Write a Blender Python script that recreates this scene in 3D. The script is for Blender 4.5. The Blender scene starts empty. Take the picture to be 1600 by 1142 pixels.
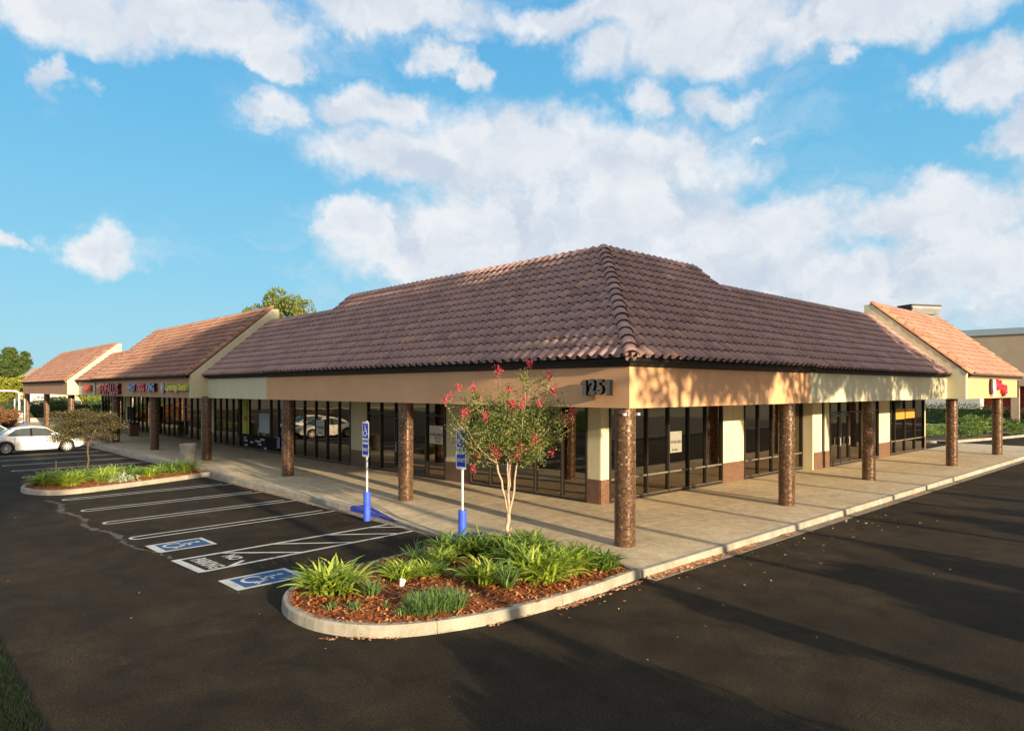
import bpy, bmesh, math, random
from math import sin, cos, pi, radians, sqrt, atan2, hypot
from mathutils import Vector, Matrix, Euler
import numpy as np
random.seed(7); np.random.seed(7)
SC = bpy.context.scene
COL = SC.collection

# ------------------------------------------------------------------ camera
CAM_YAW = radians(46.95)
CAM = Vector((-11.465, -8.722, 3.45))
cd = bpy.data.cameras.new('camera'); co = bpy.data.objects.new('camera', cd); COL.objects.link(co)
co.location = CAM; co.rotation_euler = (radians(90), 0, CAM_YAW - radians(90))
cd.sensor_width = 36; cd.sensor_fit = 'HORIZONTAL'; cd.lens = 1075 / 1600 * 36; cd.shift_y = 37.5 / 1600
cd.clip_start = 0.1; cd.clip_end = 6000
SC.camera = co

# ------------------------------------------------------------------ light
SUN_EL = radians(10.5); SUN_AZ = radians(-97.0)
SUN = Vector((cos(SUN_EL) * cos(SUN_AZ), cos(SUN_EL) * sin(SUN_AZ), sin(SUN_EL)))
SKY_STRENGTH = 0.15
sl = bpy.data.lights.new('sun', 'SUN'); sl.energy = 5.0; sl.angle = radians(0.5); sl.color = (1.0, 0.80, 0.52)
so = bpy.data.objects.new('sun', sl); COL.objects.link(so); so.rotation_euler = (-SUN).to_track_quat('-Z', 'Y').to_euler()
so.location = (0, -60, 40)
SC.view_settings.view_transform = 'Standard'; SC.view_settings.look = 'None'
SC.view_settings.gamma = 1; SC.view_settings.use_curve_mapping = False
SC.view_settings.exposure = 1.0
SC.cycles.max_bounces = 8; SC.cycles.transparent_max_bounces = 12
SC.cycles.sample_clamp_indirect = 6

world = bpy.data.worlds.new('World'); SC.world = world; world.use_nodes = True


class G:
    """small node-graph helper"""
    def __init__(s, tree): s.t = tree; tree.nodes.clear()
    def n(s, kind, **kw):
        nd = s.t.nodes.new(kind)
        for k, v in kw.items():
            if k in ('op',): nd.operation = v
            elif k == 'blend': nd.blend_type = v
            else: setattr(nd, k, v)
        return nd
    def link(s, a, b): s.t.links.new(a, b)
    def put(s, sock, v):
        if v is None: return
        if hasattr(v, 'is_output'): s.t.links.new(v, sock)
        else: sock.default_value = v
    def math(s, op, a, b=None, c=None, clamp=False):
        nd = s.t.nodes.new('ShaderNodeMath'); nd.operation = op; nd.use_clamp = clamp
        s.put(nd.inputs[0], a); s.put(nd.inputs[1], b); s.put(nd.inputs[2], c)
        return nd.outputs[0]
    def vmath(s, op, a, b=None, out=0):
        nd = s.t.nodes.new('ShaderNodeVectorMath'); nd.operation = op
        s.put(nd.inputs[0], a); s.put(nd.inputs[1], b)
        return nd.outputs[out]
    def mix(s, f, a, b, blend='MIX'):
        nd = s.t.nodes.new('ShaderNodeMix'); nd.data_type = 'RGBA'; nd.blend_type = blend
        s.put(nd.inputs[0], f); s.put(nd.inputs[6], a); s.put(nd.inputs[7], b)
        return nd.outputs[2]
    def maprange(s, v, a, b, c=0, d=1, smooth=True):
        nd = s.t.nodes.new('ShaderNodeMapRange'); nd.clamp = True
        if smooth: nd.interpolation_type = 'SMOOTHSTEP'
        s.put(nd.inputs[0], v)
        for i, q in enumerate((a, b, c, d)): nd.inputs[i + 1].default_value = q
        return nd.outputs[0]
    def noise(s, vec, scale, detail=4, rough=0.55, dist=0.0, out='Fac'):
        nd = s.t.nodes.new('ShaderNodeTexNoise')
        s.put(nd.inputs['Vector'], vec)
        nd.inputs['Scale'].default_value = scale; nd.inputs['Detail'].default_value = detail
        nd.inputs['Roughness'].default_value = rough; nd.inputs['Distortion'].default_value = dist
        return nd.outputs[out]
    def ramp(s, f, stops):
        nd = s.t.nodes.new('ShaderNodeValToRGB'); s.put(nd.inputs[0], f)
        els = nd.color_ramp.elements
        while len(els) < len(stops): els.new(0.5)
        for e, (p, c) in zip(els, stops): e.position = p; e.color = (*c, 1) if len(c) == 3 else c
        return nd.outputs[0]


def rgb(*c): return (*c, 1.0)


# ------------------------------------------------------------------ sky with clouds
def build_world():
    g = G(world.node_tree)
    out = g.n('ShaderNodeOutputWorld'); bg = g.n('ShaderNodeBackground')
    sky = g.n('ShaderNodeTexSky'); sky.sky_type = 'NISHITA'; sky.sun_disc = False
    sky.sun_elevation = SUN_EL; sky.sun_rotation = pi; sky.air_density = 1.0; sky.dust_density = 0.4; sky.ozone_density = 2.5
    tc = g.n('ShaderNodeTexCoord').outputs['Generated']
    sep = g.n('ShaderNodeSeparateXYZ'); g.link(tc, sep.inputs[0])
    x, y, z = sep.outputs
    az = g.math('ARCTAN2', y, x); el = g.math('ARCSINE', z)
    comb = g.n('ShaderNodeCombineXYZ'); g.link(az, comb.inputs[0]); g.link(el, comb.inputs[1])
    ae = comb.outputs[0]
    # domain warp for ragged cloud edges
    n1 = g.noise(tc, 5.5, 7, 0.62, out='Color')
    w1 = g.vmath('SUBTRACT', n1, (0.5, 0.5, 0.5)); 
    wm = g.vmath('ADD', g.vmath('MULTIPLY', w1, (0.17, 0.12, 0.0)), g.vmath('MULTIPLY', g.vmath('SUBTRACT', g.noise(tc, 22, 5, 0.6, out='Color'), (0.5, 0.5, 0.5)), (0.05, 0.04, 0.0)))
    aew = g.vmath('ADD', ae, wm)
    fine = g.noise(tc, 17, 8, 0.62)
    F, CX, HY = 1075., 800., 608.5
    blobs = [(120,10,140,60,1),(330,35,190,62,1),(430,95,75,32,1),(620,20,170,48,1),(700,92,55,28,.8),(745,120,38,30,.9),(105,95,28,40,.6),
             (445,178,62,34,.75),(590,165,95,36,.8),(640,240,150,48,1),(800,245,215,75,1),(960,262,215,75,1),(545,355,85,42,.95),
             (790,350,190,70,1),(980,335,170,72,1),(660,395,170,45,1),(138,382,88,44,1),(-5,370,30,18,.8),
             (1110,45,190,75,1),(940,95,60,45,.6),(1390,15,260,62,1),(1010,20,260,40,1),(1530,125,95,55,.95),(1600,210,75,62,.85),
             (1180,360,165,62,1),(1150,430,215,65,1),(1450,335,165,52,1),(1530,400,170,75,1),(1330,440,170,60,1),(1130,160,75,28,.55),
             (1010,160,45,32,.6),(1180,215,40,10,.4),(900,400,200,40,.9),(1320,95,35,18,.6),(1280,480,420,85,.62),(860,420,330,50,.6)]
    dens = None
    for (px, py, rx, ry, wgt) in blobs:
        u = (px - CX) / F; v = (HY - py) / F
        a = CAM_YAW - math.atan(u); e = math.atan(v / sqrt(1 + u * u))
        cx2 = 1 / (F * (1 + u * u)); ry2 = 1 / (F * sqrt(1 + u * u) * (1 + v * v / (1 + u * u)))
        d = g.vmath('SUBTRACT', aew, (a, e, 0)); d = g.vmath('DIVIDE', d, (rx * cx2 * 1.12, ry * ry2 * 1.12, 1))
        L = g.vmath('LENGTH', d, out=1)
        q = g.math('MULTIPLY_ADD', L, -wgt, wgt)
        dens = q if dens is None else g.math('SMOOTH_MAX', dens, q, 0.15)
    # the rest of the sky goes on with the same kind of cumulus
    daz = g.math('ABSOLUTE', g.math('SUBTRACT', az, CAM_YAW))
    outside = g.math('MAXIMUM', g.maprange(daz, .66, .85), g.maprange(el, .55, .7))
    gen = g.noise(ae, 2.6, 3, .5)
    gen = g.math('MULTIPLY_ADD', g.math('SUBTRACT', gen, .42), 3.0, 0)
    gen = g.math('SUBTRACT', gen, g.math('MULTIPLY', g.math('SUBTRACT', 1.0, outside), 3.0))
    dens = g.math('MAXIMUM', dens, gen)
    dd = g.math('ADD', dens, g.math('MULTIPLY', g.math('SUBTRACT', fine, 0.5), 0.85))
    mask = g.maprange(dd, -0.14, 0.46)
    mask = g.math('MULTIPLY', mask, 0.95)
    hz = g.maprange(el, 0.0, 0.30, 1, 0)
    skyc = g.mix(1.0, sky.outputs[0], rgb(0.86, 1.0, 1.06), 'MULTIPLY')
    skyc = g.vmath('SCALE', skyc); skyc.node.inputs['Scale'].default_value = SKY_STRENGTH
    blue = g.ramp(g.maprange(el, -0.02, 0.55, smooth=False), [(0.0, (0.42, 0.72, 0.84)), (0.3, (0.28, 0.66, 0.88)), (0.65, (0.165, 0.55, 0.87)), (1.0, (0.11, 0.45, 0.82))])
    # clear-sky colour: Nishita for its gradient, pulled to the saturated blue of the photograph
    clear = g.mix(0.88, skyc, blue)
    # lit from upper right: compare the billow noise with itself a little way towards the light
    na = g.noise(aew, 9.0, 7, 0.58); nb = g.noise(g.vmath('ADD', aew, (-0.016, 0.030, 0)), 9.0, 7, 0.58)
    relief = g.maprange(g.math('SUBTRACT', na, nb), -0.19, 0.19, 0, 1)
    shade = g.noise(aew, 5.0, 4, 0.55)
    lo = g.mix(g.maprange(shade, .38, .62), rgb(0.60, 0.68, 0.80), rgb(0.74, 0.79, 0.86))
    cl = g.mix(relief, lo, rgb(0.93, 0.94, 0.96))
    core = g.maprange(dens, 0.25, 0.95)
    cl = g.mix(g.math('MULTIPLY', core, 0.30), cl, rgb(0.68, 0.73, 0.82))
    # thin veils between the heaps
    veil = g.noise(g.vmath('MULTIPLY', aew, (3.2, 9.0, 1)), 1.0, 8, 0.66)
    veil = g.math('MULTIPLY', g.maprange(veil, .47, .72), g.maprange(dens, -0.8, 0.1, 0, .45))
    mask = g.math('MAXIMUM', mask, veil)
    col = g.mix(mask, clear, cl)
    # low sun: the air around it glows warm; spread wide as added fill light
    sd = g.vmath('DOT_PRODUCT', tc, tuple(SUN), out=1)
    glow = g.math('POWER', g.math('MAXIMUM', g.math('MULTIPLY_ADD', sd, .74, .26), 0.0), 2.2)
    col = g.mix(g.math('MULTIPLY', glow, 0.55), col, rgb(1.25, 0.92, 0.60))
    g.link(col, bg.inputs[0]); bg.inputs[1].default_value = SKYMUL
    g.link(bg.outputs[0], out.inputs[0])
SKYMUL = 0.49
build_world()

# ------------------------------------------------------------------ materials
def mat(name, base=(.5, .5, .5), rough=.7, metal=0., spec=.5, build=None, bump=None):
    m = bpy.data.materials.new(name); m.use_nodes = True
    g = G(m.node_tree)
    out = g.n('ShaderNodeOutputMaterial'); p = g.n('ShaderNodeBsdfPrincipled')
    p.inputs['Base Color'].default_value = rgb(*base); p.inputs['Roughness'].default_value = rough
    p.inputs['Metallic'].default_value = metal; p.inputs['Specular IOR Level'].default_value = spec
    g.link(p.outputs[0], out.inputs[0])
    if build: build(g, p, out)
    return m

def pos(g, kind='Object'):
    if kind == 'World': return g.n('ShaderNodeNewGeometry').outputs['Position']
    return g.n('ShaderNodeTexCoord').outputs[kind]

def bumpit(g, p, h, strength=.3, dist=.01):
    b = g.n('ShaderNodeBump'); b.inputs['Strength'].default_value = strength; b.inputs['Distance'].default_value = dist
    g.link(h, b.inputs['Height']); g.link(b.outputs[0], p.inputs['Normal'])

def varied(name, c1, c2, scale=3., rough=.8, bs=40., bstr=.25, bdist=.01, spec=.4, c3=None, metal=0., space='World', rough2=None):
    def b(g, p, o):
        v = pos(g, space)
        n = g.noise(v, scale, 6, .6)
        stops = [(.3, c1), (.7, c2)] if c3 is None else [(.25, c1), (.5, c2), (.75, c3)]
        c = g.ramp(n, stops)
        f = g.noise(v, bs, 3, .6)
        c = g.mix(.25, c, g.ramp(f, [(.3, (0, 0, 0)), (.7, (1, 1, 1))]), 'OVERLAY')
        g.link(c, p.inputs['Base Color'])
        if rough2 is not None: g.link(g.maprange(n, .3, .7, rough, rough2), p.inputs['Roughness'])
        if bstr: bumpit(g, p, f, bstr, bdist)
    return mat(name, rough=rough, spec=spec, metal=metal, build=b)

M = {}
def m_asphalt(g, p, o):
    v = pos(g, 'World')
    big = g.noise(v, .22, 5, .6); mid = g.noise(v, 1.3, 6, .65, .4); fine = g.noise(v, 70, 2, .7); grit = g.noise(v, 190, 1, .5)
    c = g.ramp(big, [(.3, (.023, .0185, .0125)), (.5, (.035, .027, .018)), (.7, (.052, .040, .026))])
    c = g.mix(.7, c, g.ramp(mid, [(.25, (.12, .12, .12)), (.75, (.88, .88, .88))]), 'OVERLAY')
    c = g.mix(1.0, c, g.ramp(fine, [(.34, (.42, .42, .42)), (.52, (.95, .95, .95)), (.66, (2.3, 2.15, 1.9))]), 'MULTIPLY')
    c = g.mix(.7, c, g.ramp(g.noise(v, 26, 4, .75), [(.35, (.6, .6, .6)), (.62, (1.45, 1.4, 1.3))]), 'MULTIPLY')
    # sealed lot before the far stalls is blacker
    st = g.noise(g.vmath('MULTIPLY', v, (.35, 1.6, 1)), 1.0, 5, .7)
    c = g.mix(g.maprange(st, .60, .72, 0, .45), c, rgb(.03, .028, .025))
    dust = g.noise(g.vmath('MULTIPLY', v, (.9, .3, 1)), 1.7, 6, .7); c = g.mix(g.maprange(dust, .55, .75, 0, .28), c, rgb(.085, .066, .043))
    spots = g.noise(v, 2.3, 3, .6)
    c = g.mix(g.maprange(spots, .68, .74, 0, .6), c, rgb(.022, .02, .018))
    vor = g.n('ShaderNodeTexVoronoi'); vor.feature = 'DISTANCE_TO_EDGE'; vor.inputs['Scale'].default_value = .16
    g.link(g.vmath('ADD', v, g.vmath('MULTIPLY', g.noise(v, .9, 6, .7, out='Color'), (2.4, 2.4, 0))), vor.inputs['Vector'])
    crack = g.maprange(vor.outputs['Distance'], 0, .005, 1, 0)
    c = g.mix(g.math('MULTIPLY', crack, g.maprange(big, .50, .60, 0, .7)), c, rgb(.085, .068, .046))
    g.link(c, p.inputs['Base Color'])
    g.link(g.maprange(mid, .3, .7, .8, .95), p.inputs['Roughness'])
    h = g.math('ADD', fine, g.math('MULTIPLY', grit, .5)); bumpit(g, p, h, .9, .02)
M['asphalt'] = mat('asphalt', spec=.12, build=m_asphalt)

def m_walk(g, p, o):
    v = pos(g, 'World')
    big = g.noise(v, .5, 5, .6); mid = g.noise(v, 4, 5, .6); fine = g.noise(v, 85, 2, .7)
    c = g.ramp(big, [(.3, (.46, .365, .235)), (.7, (.60, .485, .325))])
    c = g.mix(.3, c, g.ramp(mid, [(.3, (.2, .2, .2)), (.7, (.8, .8, .8))]), 'OVERLAY')
    c = g.mix(.55, c, g.ramp(fine, [(.33, (.08, .08, .08)), (.66, (.92, .92, .92))]), 'OVERLAY')
    sp = g.noise(v, 2.1, 4, .6); c = g.mix(g.maprange(sp, .62, .75, 0, .35), c, rgb(.20, .16, .12))
    g.link(c, p.inputs['Base Color']); bumpit(g, p, fine, .3, .006)
M['walk'] = mat('exposed_aggregate', rough=.85, spec=.3, build=m_walk)

def m_kerb(g, p, o):
    v = pos(g, 'World')
    n = g.noise(v, 2.2, 6, .65); f = g.noise(v, 60, 3, .6)
    c = g.ramp(n, [(.3, (.25, .225, .18)), (.55, (.35, .32, .262)), (.75, (.43, .395, .325))])
    drip = g.noise(g.vmath('MULTIPLY', v, (9, 9, 1.2)), 1, 4, .6)
    c = g.mix(g.maprange(drip, .55, .75, 0, .4), c, rgb(.26, .23, .19))
    c = g.mix(.3, c, g.ramp(f, [(.3, (.1,) * 3), (.7, (.9,) * 3)]), 'OVERLAY')
    g.link(c, p.inputs['Base Color']); bumpit(g, p, f, .35, .006)
M['kerb'] = mat('kerb_concrete', rough=.85, spec=.3, build=m_kerb)
M['concrete'] = varied('cast_concrete', (.34, .31, .26), (.46, .42, .36), 3, .9, 55, .5, .01)
M['crack'] = varied('crack_filler', (.07, .058, .042), (.13, .105, .075), 6, .9, 60, .3)
M['gutter'] = varied('gutter_concrete', (.16, .13, .10), (.30, .25, .19), 2.5, .9, 60, .4, .008)

def stucco(name, c1, c2):
    def b(g, p, o):
        v = pos(g, 'World')
        n = g.noise(v, .8, 5, .6); f = g.noise(v, 55, 3, .65); s = g.noise(g.vmath('MULTIPLY', v, (2.5, 2.5, .25)), 1, 4, .6)
        c = g.ramp(n, [(.3, c1), (.7, c2)])
        c = g.mix(g.maprange(s, .6, .8, 0, .22), c, rgb(c1[0] * .7, c1[1] * .68, c1[2] * .62))
        c = g.mix(.18, c, g.ramp(f, [(.3, (.1,) * 3), (.7, (.9,) * 3)]), 'OVERLAY')
        g.link(c, p.inputs['Base Color']); bumpit(g, p, f, .5, .008)
    return mat(name, rough=.9, spec=.25, build=b)
M['tan'] = stucco('tan_stucco', (.62, .345, .18), (.68, .39, .21))
M['brown'] = stucco('brown_stucco', (.47, .27, .16), (.52, .31, .19))
M['cream'] = stucco('cream_stucco', (.58, .53, .345), (.65, .60, .41))
M['white_stucco'] = stucco('white_stucco', (.62, .60, .53), (.70, .68, .6))
M['beige'] = stucco('beige_stucco', (.46, .35, .24), (.52, .40, .28))
M['red_wall'] = stucco('dark_red_wall', (.16, .022, .018), (.2, .03, .022))
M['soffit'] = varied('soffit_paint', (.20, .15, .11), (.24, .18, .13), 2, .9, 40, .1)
M['trim'] = varied('dark_bronze_metal', (.022, .019, .017), (.032, .028, .024), 3, .55, 60, .08, .003)
M['flash'] = varied('drip_edge_metal', (.32, .32, .32), (.42, .42, .42), 3, .45, 60, .05, metal=.3)
M['frame'] = varied('bronze_window_frame', (.016, .013, .011), (.026, .02, .016), 4, .38, 60, .04, .002, spec=.5)
M['sill'] = varied('worn_frame_rail', (.12, .10, .08), (.2, .17, .14), 4, .5, 60, .04, .002)
M['deck'] = mat('roof_underlay', (.012, .010, .009), .95)
M['roof_flat'] = varied('flat_roof_membrane', (.3, .29, .27), (.38, .37, .35), 1, .9, 30, .2)
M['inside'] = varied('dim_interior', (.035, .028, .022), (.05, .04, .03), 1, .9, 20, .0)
M['carpet'] = varied('interior_floor', (.10, .07, .045), (.14, .10, .065), 1, .9, 20, .0)

def m_tile(g, p, o, tones=None):
    geo = g.n('ShaderNodeNewGeometry'); oi = g.n('ShaderNodeObjectInfo')
    r = g.math('FRACT', g.math('ADD', g.math('MULTIPLY', geo.outputs['Random Per Island'], 7.31), g.math('MULTIPLY', oi.outputs['Random'], 5.77)))
    v = geo.outputs['Position']
    big = g.noise(v, .55, 4, .6)
    c = g.ramp(r, tones or [(0, (.29, .175, .155)), (.35, (.35, .215, .195)), (.75, (.39, .25, .23)), (.93, (.38, .22, .18)), (1, (.44, .28, .21))])
    c = g.mix(.30, c, g.ramp(big, [(.3, (.33,) * 3), (.7, (.66,) * 3)]), 'OVERLAY')
    f = g.noise(v, 28, 5, .7)
    c = g.mix(.28, c, g.ramp(f, [(.28, (.15,) * 3), (.72, (.85,) * 3)]), 'OVERLAY')
    li = g.noise(v, 5, 5, .75); c = g.mix(g.maprange(li, .60, .74, 0, .4), c, rgb(.27, .22, .19))
    g.link(c, p.inputs['Base Color']); bumpit(g, p, f, .4, .006)
M['tile_edge'] = varied('shaded_tile_edge', (.035, .018, .014), (.075, .038, .028), 9, .9, 60, .2)  # shade of the gap under each barrel, put into the lip colour
M['tile'] = mat('clay_roof_tile', rough=.68, spec=.4, build=m_tile)
M['tile_new'] = mat('terracotta_roof_tile', rough=.7, spec=.35, build=lambda g, p, o: m_tile(g, p, o, [(0, (.27, .135, .095)), (.4, (.32, .168, .122)), (.8, (.36, .20, .148)), (1, (.40, .23, .165))]))
def m_cap(g, p, o):
    geo = g.n('ShaderNodeNewGeometry'); oi = g.n('ShaderNodeObjectInfo')
    v = geo.outputs['Position']; f = g.noise(v, 25, 5, .7)
    c = g.ramp(oi.outputs['Random'], [(0, (.30, .13, .08)), (.5, (.38, .18, .11)), (1, (.43, .23, .15))])
    c = g.mix(.4, c, g.ramp(f, [(.28, (.15,) * 3), (.72, (.85,) * 3)]), 'OVERLAY')
    g.link(c, p.inputs['Base Color']); bumpit(g, p, f, .4, .006)
M['cap'] = mat('orange_rake_tile', rough=.7, spec=.4, build=m_cap)

def m_mosaic(g, p, o):
    v = pos(g, 'Object'); sep = g.n('ShaderNodeSeparateXYZ'); g.link(v, sep.inputs[0])
    a = g.math('MULTIPLY', g.math('ARCTAN2', sep.outputs[1], sep.outputs[0]), .224)
    cm = g.n('ShaderNodeCombineXYZ'); g.link(a, cm.inputs[0]); g.link(sep.outputs[2], cm.inputs[1])
    oi = g.n('ShaderNodeObjectInfo'); g.link(oi.outputs['Random'], cm.inputs[2])
    b = g.n('ShaderNodeTexBrick'); b.offset = 0; b.squash = 1
    g.link(cm.outputs[0], b.inputs['Vector']); b.inputs['Scale'].default_value = 1
    b.inputs['Brick Width'].default_value = .0503; b.inputs['Row Height'].default_value = .0503
    b.inputs['Mortar Size'].default_value = .0028; b.inputs['Mortar Smooth'].default_value = .1
    cell = g.vmath('FLOOR', g.vmath('DIVIDE', cm.outputs[0], (.0503, .0503, 1)))
    wn = g.n('ShaderNodeTexWhiteNoise'); wn.noise_dimensions = '3D'; g.link(g.vmath('ADD', cell, (0.5, .5, 0)), wn.inputs['Vector'])
    c = g.ramp(wn.outputs['Value'], [(0, (.095, .048, .027)), (.5, (.125, .064, .035)), (.9, (.155, .082, .045)), (.975, (.20, .115, .06)), (1, (.38, .28, .17))])
    c = g.mix(b.outputs['Fac'], c, rgb(.15, .10, .062))
    g.link(c, p.inputs['Base Color']); g.link(g.maprange(wn.outputs['Value'], 0, 1, .20, .36), p.inputs['Roughness'])
    t = g.vmath('SUBTRACT', wn.outputs['Color'], (.5, .5, .5))
    bp = g.n('ShaderNodeBump'); bp.inputs['Strength'].default_value = .8; bp.inputs['Distance'].default_value = .004
    h = g.math('ADD', g.math('MULTIPLY', b.outputs['Fac'], -1), g.math('MULTIPLY', wn.outputs['Value'], .5)); g.link(h, bp.inputs['Height'])
    nn = g.vmath('NORMALIZE', g.vmath('ADD', bp.outputs[0], g.vmath('MULTIPLY', t, (.07, .07, .07)))); g.link(nn, p.inputs['Normal'])
M['mosaic'] = mat('copper_mosaic', spec=.7, metal=.35, build=m_mosaic)

def m_granite(g, p, o):
    v = pos(g, 'World'); f = g.noise(v, 60, 3, .8); n = g.noise(v, 9, 4, .6)
    c = g.ramp(f, [(.32, (.05, .025, .016)), (.5, (.14, .072, .045)), (.66, (.30, .17, .105))])
    c = g.mix(.35, c, g.ramp(n, [(.3, (.2,) * 3), (.7, (.8,) * 3)]), 'OVERLAY')
    g.link(c, p.inputs['Base Color'])
M['granite'] = mat('brown_granite', rough=.35, spec=.5, build=m_granite)

def glassmat(name, tint, ior, refl=(1, 1, 1), rough=.0, wob=.004):
    m = bpy.data.materials.new(name); m.use_nodes = True; g = G(m.node_tree)
    out = g.n('ShaderNodeOutputMaterial'); fr = g.n('ShaderNodeFresnel'); fr.inputs[0].default_value = ior
    gl = g.n('ShaderNodeBsdfGlossy'); gl.inputs['Roughness'].default_value = rough; gl.inputs['Color'].default_value = rgb(*refl)
    tr = g.n('ShaderNodeBsdfTransparent'); tr.inputs[0].default_value = rgb(*tint)
    b = g.n('ShaderNodeBump'); b.inputs['Strength'].default_value = .5; b.inputs['Distance'].default_value = wob
    g.link(g.noise(pos(g, 'World'), 1.1, 2, .5), b.inputs['Height']); g.link(b.outputs[0], gl.inputs['Normal'])
    mx = g.n('ShaderNodeMixShader'); g.link(fr.outputs[0], mx.inputs[0]); g.link(tr.outputs[0], mx.inputs[1]); g.link(gl.outputs[0], mx.inputs[2])
    g.link(mx.outputs[0], out.inputs[0]); return m
M['glass'] = glassmat('bronze_glass', (.30, .25, .20), 3.1, (1, .88, .70))

def m_line(g, p, o):
    v = pos(g, 'World'); n = g.noise(v, 3.5, 4, .6); f = g.noise(v, 45, 5, .75)
    c = g.ramp(n, [(.3, (.42, .42, .39)), (.7, (.64, .64, .60))])
    c = g.mix(g.maprange(f, .54, .66, 0, .75), c, rgb(.06, .05, .038)); g.link(c, p.inputs['Base Color']); bumpit(g, p, f, .2, .004)
M['line'] = mat('worn_white_paint', rough=.85, build=m_line)
def m_blue(g, p, o):
    v = pos(g, 'World'); n = g.noise(v, 9, 6, .75)
    c = g.mix(g.maprange(n, .60, .72, 0, .8), rgb(.018, .075, .20), rgb(.09, .085, .07)); g.link(c, p.inputs['Base Color'])
M['padblue'] = mat('worn_blue_paint', rough=.7, build=m_blue)
M['blue'] = varied('bright_blue_paint', (.035, .085, .60), (.05, .12, .75), 6, .45, 50, .08, .003)
M['kerbblue'] = varied('kerb_blue_paint', (.018, .04, .30), (.03, .06, .42), 6, .7, 50, .2, .003)
M['signblue'] = mat('sign_blue', (.02, .045, .50), .4)
M['white'] = mat('white_enamel', (.78, .78, .78), .4)
M['galv'] = varied('galvanised_steel', (.58, .56, .54), (.70, .68, .66), 8, .4, 60, .05, metal=.2)
M['mulch'] = varied('bark_mulch', (.14, .036, .013), (.34, .105, .03), 26, .95, 60, 1.0, .03, c3=(.46, .17, .05))
def m_island_tint(name, stops, rough=.6, spec=.3, transl=.0):
    def b(g, p, o):
        geo = g.n('ShaderNodeNewGeometry')
        c = g.ramp(geo.outputs['Random Per Island'], stops)
        v = geo.outputs['Position']; n = g.noise(v, 3, 3, .6)
        c = g.mix(.35, c, g.ramp(n, [(.3, (.25,) * 3), (.7, (.75,) * 3)]), 'OVERLAY')
        g.link(c, p.inputs['Base Color'])
        if transl:
            t = g.n('ShaderNodeBsdfTranslucent'); g.link(c, t.inputs[0]); mx = g.n('ShaderNodeMixShader'); mx.inputs[0].default_value = transl
            g.link(p.outputs[0], mx.inputs[1]); g.link(t.outputs[0], mx.inputs[2]); g.link(mx.outputs[0], o.inputs[0])
    return mat(name, rough=rough, spec=spec, build=b)
T = m_island_tint
M['chips'] = T('bark_chips', [(0, (.14, .038, .014)), (.4, (.30, .09, .028)), (.8, (.46, .17, .05)), (1, (.60, .33, .15))], .9)
M['fallen'] = T('fallen_leaves', [(0, (.26, .10, .04)), (.5, (.52, .24, .11)), (1, (.68, .42, .24))], .8)
M['agap_bright'] = T('agapanthus_bright', [(0, (.20, .30, .035)), (.6, (.36, .47, .055)), (1, (.56, .60, .12))], .38, .5, .35)
M['agap_dark'] = T('agapanthus_dark', [(0, (.09, .18, .03)), (.6, (.18, .30, .04)), (1, (.36, .44, .09))], .38, .5, .3)
M['agap_blue'] = T('fine_blade_green', [(0, (.09, .17, .05)), (.7, (.16, .27, .075)), (1, (.28, .36, .11))], .45, .4, .25)
M['silver'] = T('silver_leaf', [(0, (.18, .24, .15)), (1, (.42, .48, .36))], .6)
M['myrtle_leaf'] = T('myrtle_leaves', [(0, (.05, .085, .02)), (.45, (.11, .17, .035)), (.82, (.22, .27, .06)), (.95, (.38, .28, .08)), (1, (.40, .16, .07))], .45, .4, .3)
M['petal'] = T('crape_flowers', [(0, (.42, .03, .06)), (.6, (.66, .085, .13)), (1, (.78, .24, .22))], .7, .2, .3)
M['bark_smooth'] = varied('smooth_pale_bark', (.36, .25, .17), (.54, .40, .29), 12, .7, 60, .2, .004)
M['bark'] = varied('brown_bark', (.08, .055, .035), (.14, .10, .07), 8, .9, 40, .8, .03)
M['tree_leaf'] = T('tree_leaves', [(0, (.04, .075, .018)), (.5, (.07, .12, .025)), (1, (.13, .17, .04))], .55, .3, .25)
M['yellow_leaf'] = T('yellow_green_leaves', [(0, (.16, .20, .02)), (.5, (.27, .30, .035)), (1, (.42, .40, .06))], .55, .3, .3)
M['olive_leaf'] = T('olive_leaves', [(0, (.10, .14, .03)), (.5, (.17, .21, .045)), (1, (.27, .28, .07))], .55, .3, .3)
M['maple_leaf'] = T('bronze_maple_leaves', [(0, (.03, .035, .014)), (.5, (.07, .065, .025)), (.85, (.13, .10, .04)), (1, (.26, .18, .07))], .6, .3, .2)
M['hedge_leaf'] = T('hedge_leaves', [(0, (.02, .04, .012)), (.6, (.04, .075, .02)), (1, (.07, .11, .03))], .6, .3, .1)
M['shrub_leaf'] = T('shrub_leaves', [(0, (.09, .16, .03)), (.6, (.17, .27, .045)), (1, (.28, .36, .08))], .55, .3, .25)
M['conifer_leaf'] = T('conifer_needles', [(0, (.04, .075, .02)), (.6, (.07, .11, .03)), (1, (.13, .16, .04))], .7, .2, .1)
M['red_leaf'] = T('rusty_shrub_leaves', [(0, (.16, .07, .03)), (.6, (.27, .13, .06)), (1, (.3, .2, .08))], .6, .3, .2)
M['grass'] = T('lawn_blades', [(0, (.005, .012, .006)), (1, (.012, .024, .01))], .9)
M['soil'] = varied('soil', (.03, .022, .015), (.055, .04, .025), 5, .95, 40, .5, .02)
M['ground'] = varied('distant_ground', (.09, .09, .05), (.16, .13, .08), .05, .95, 5, .1)

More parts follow.
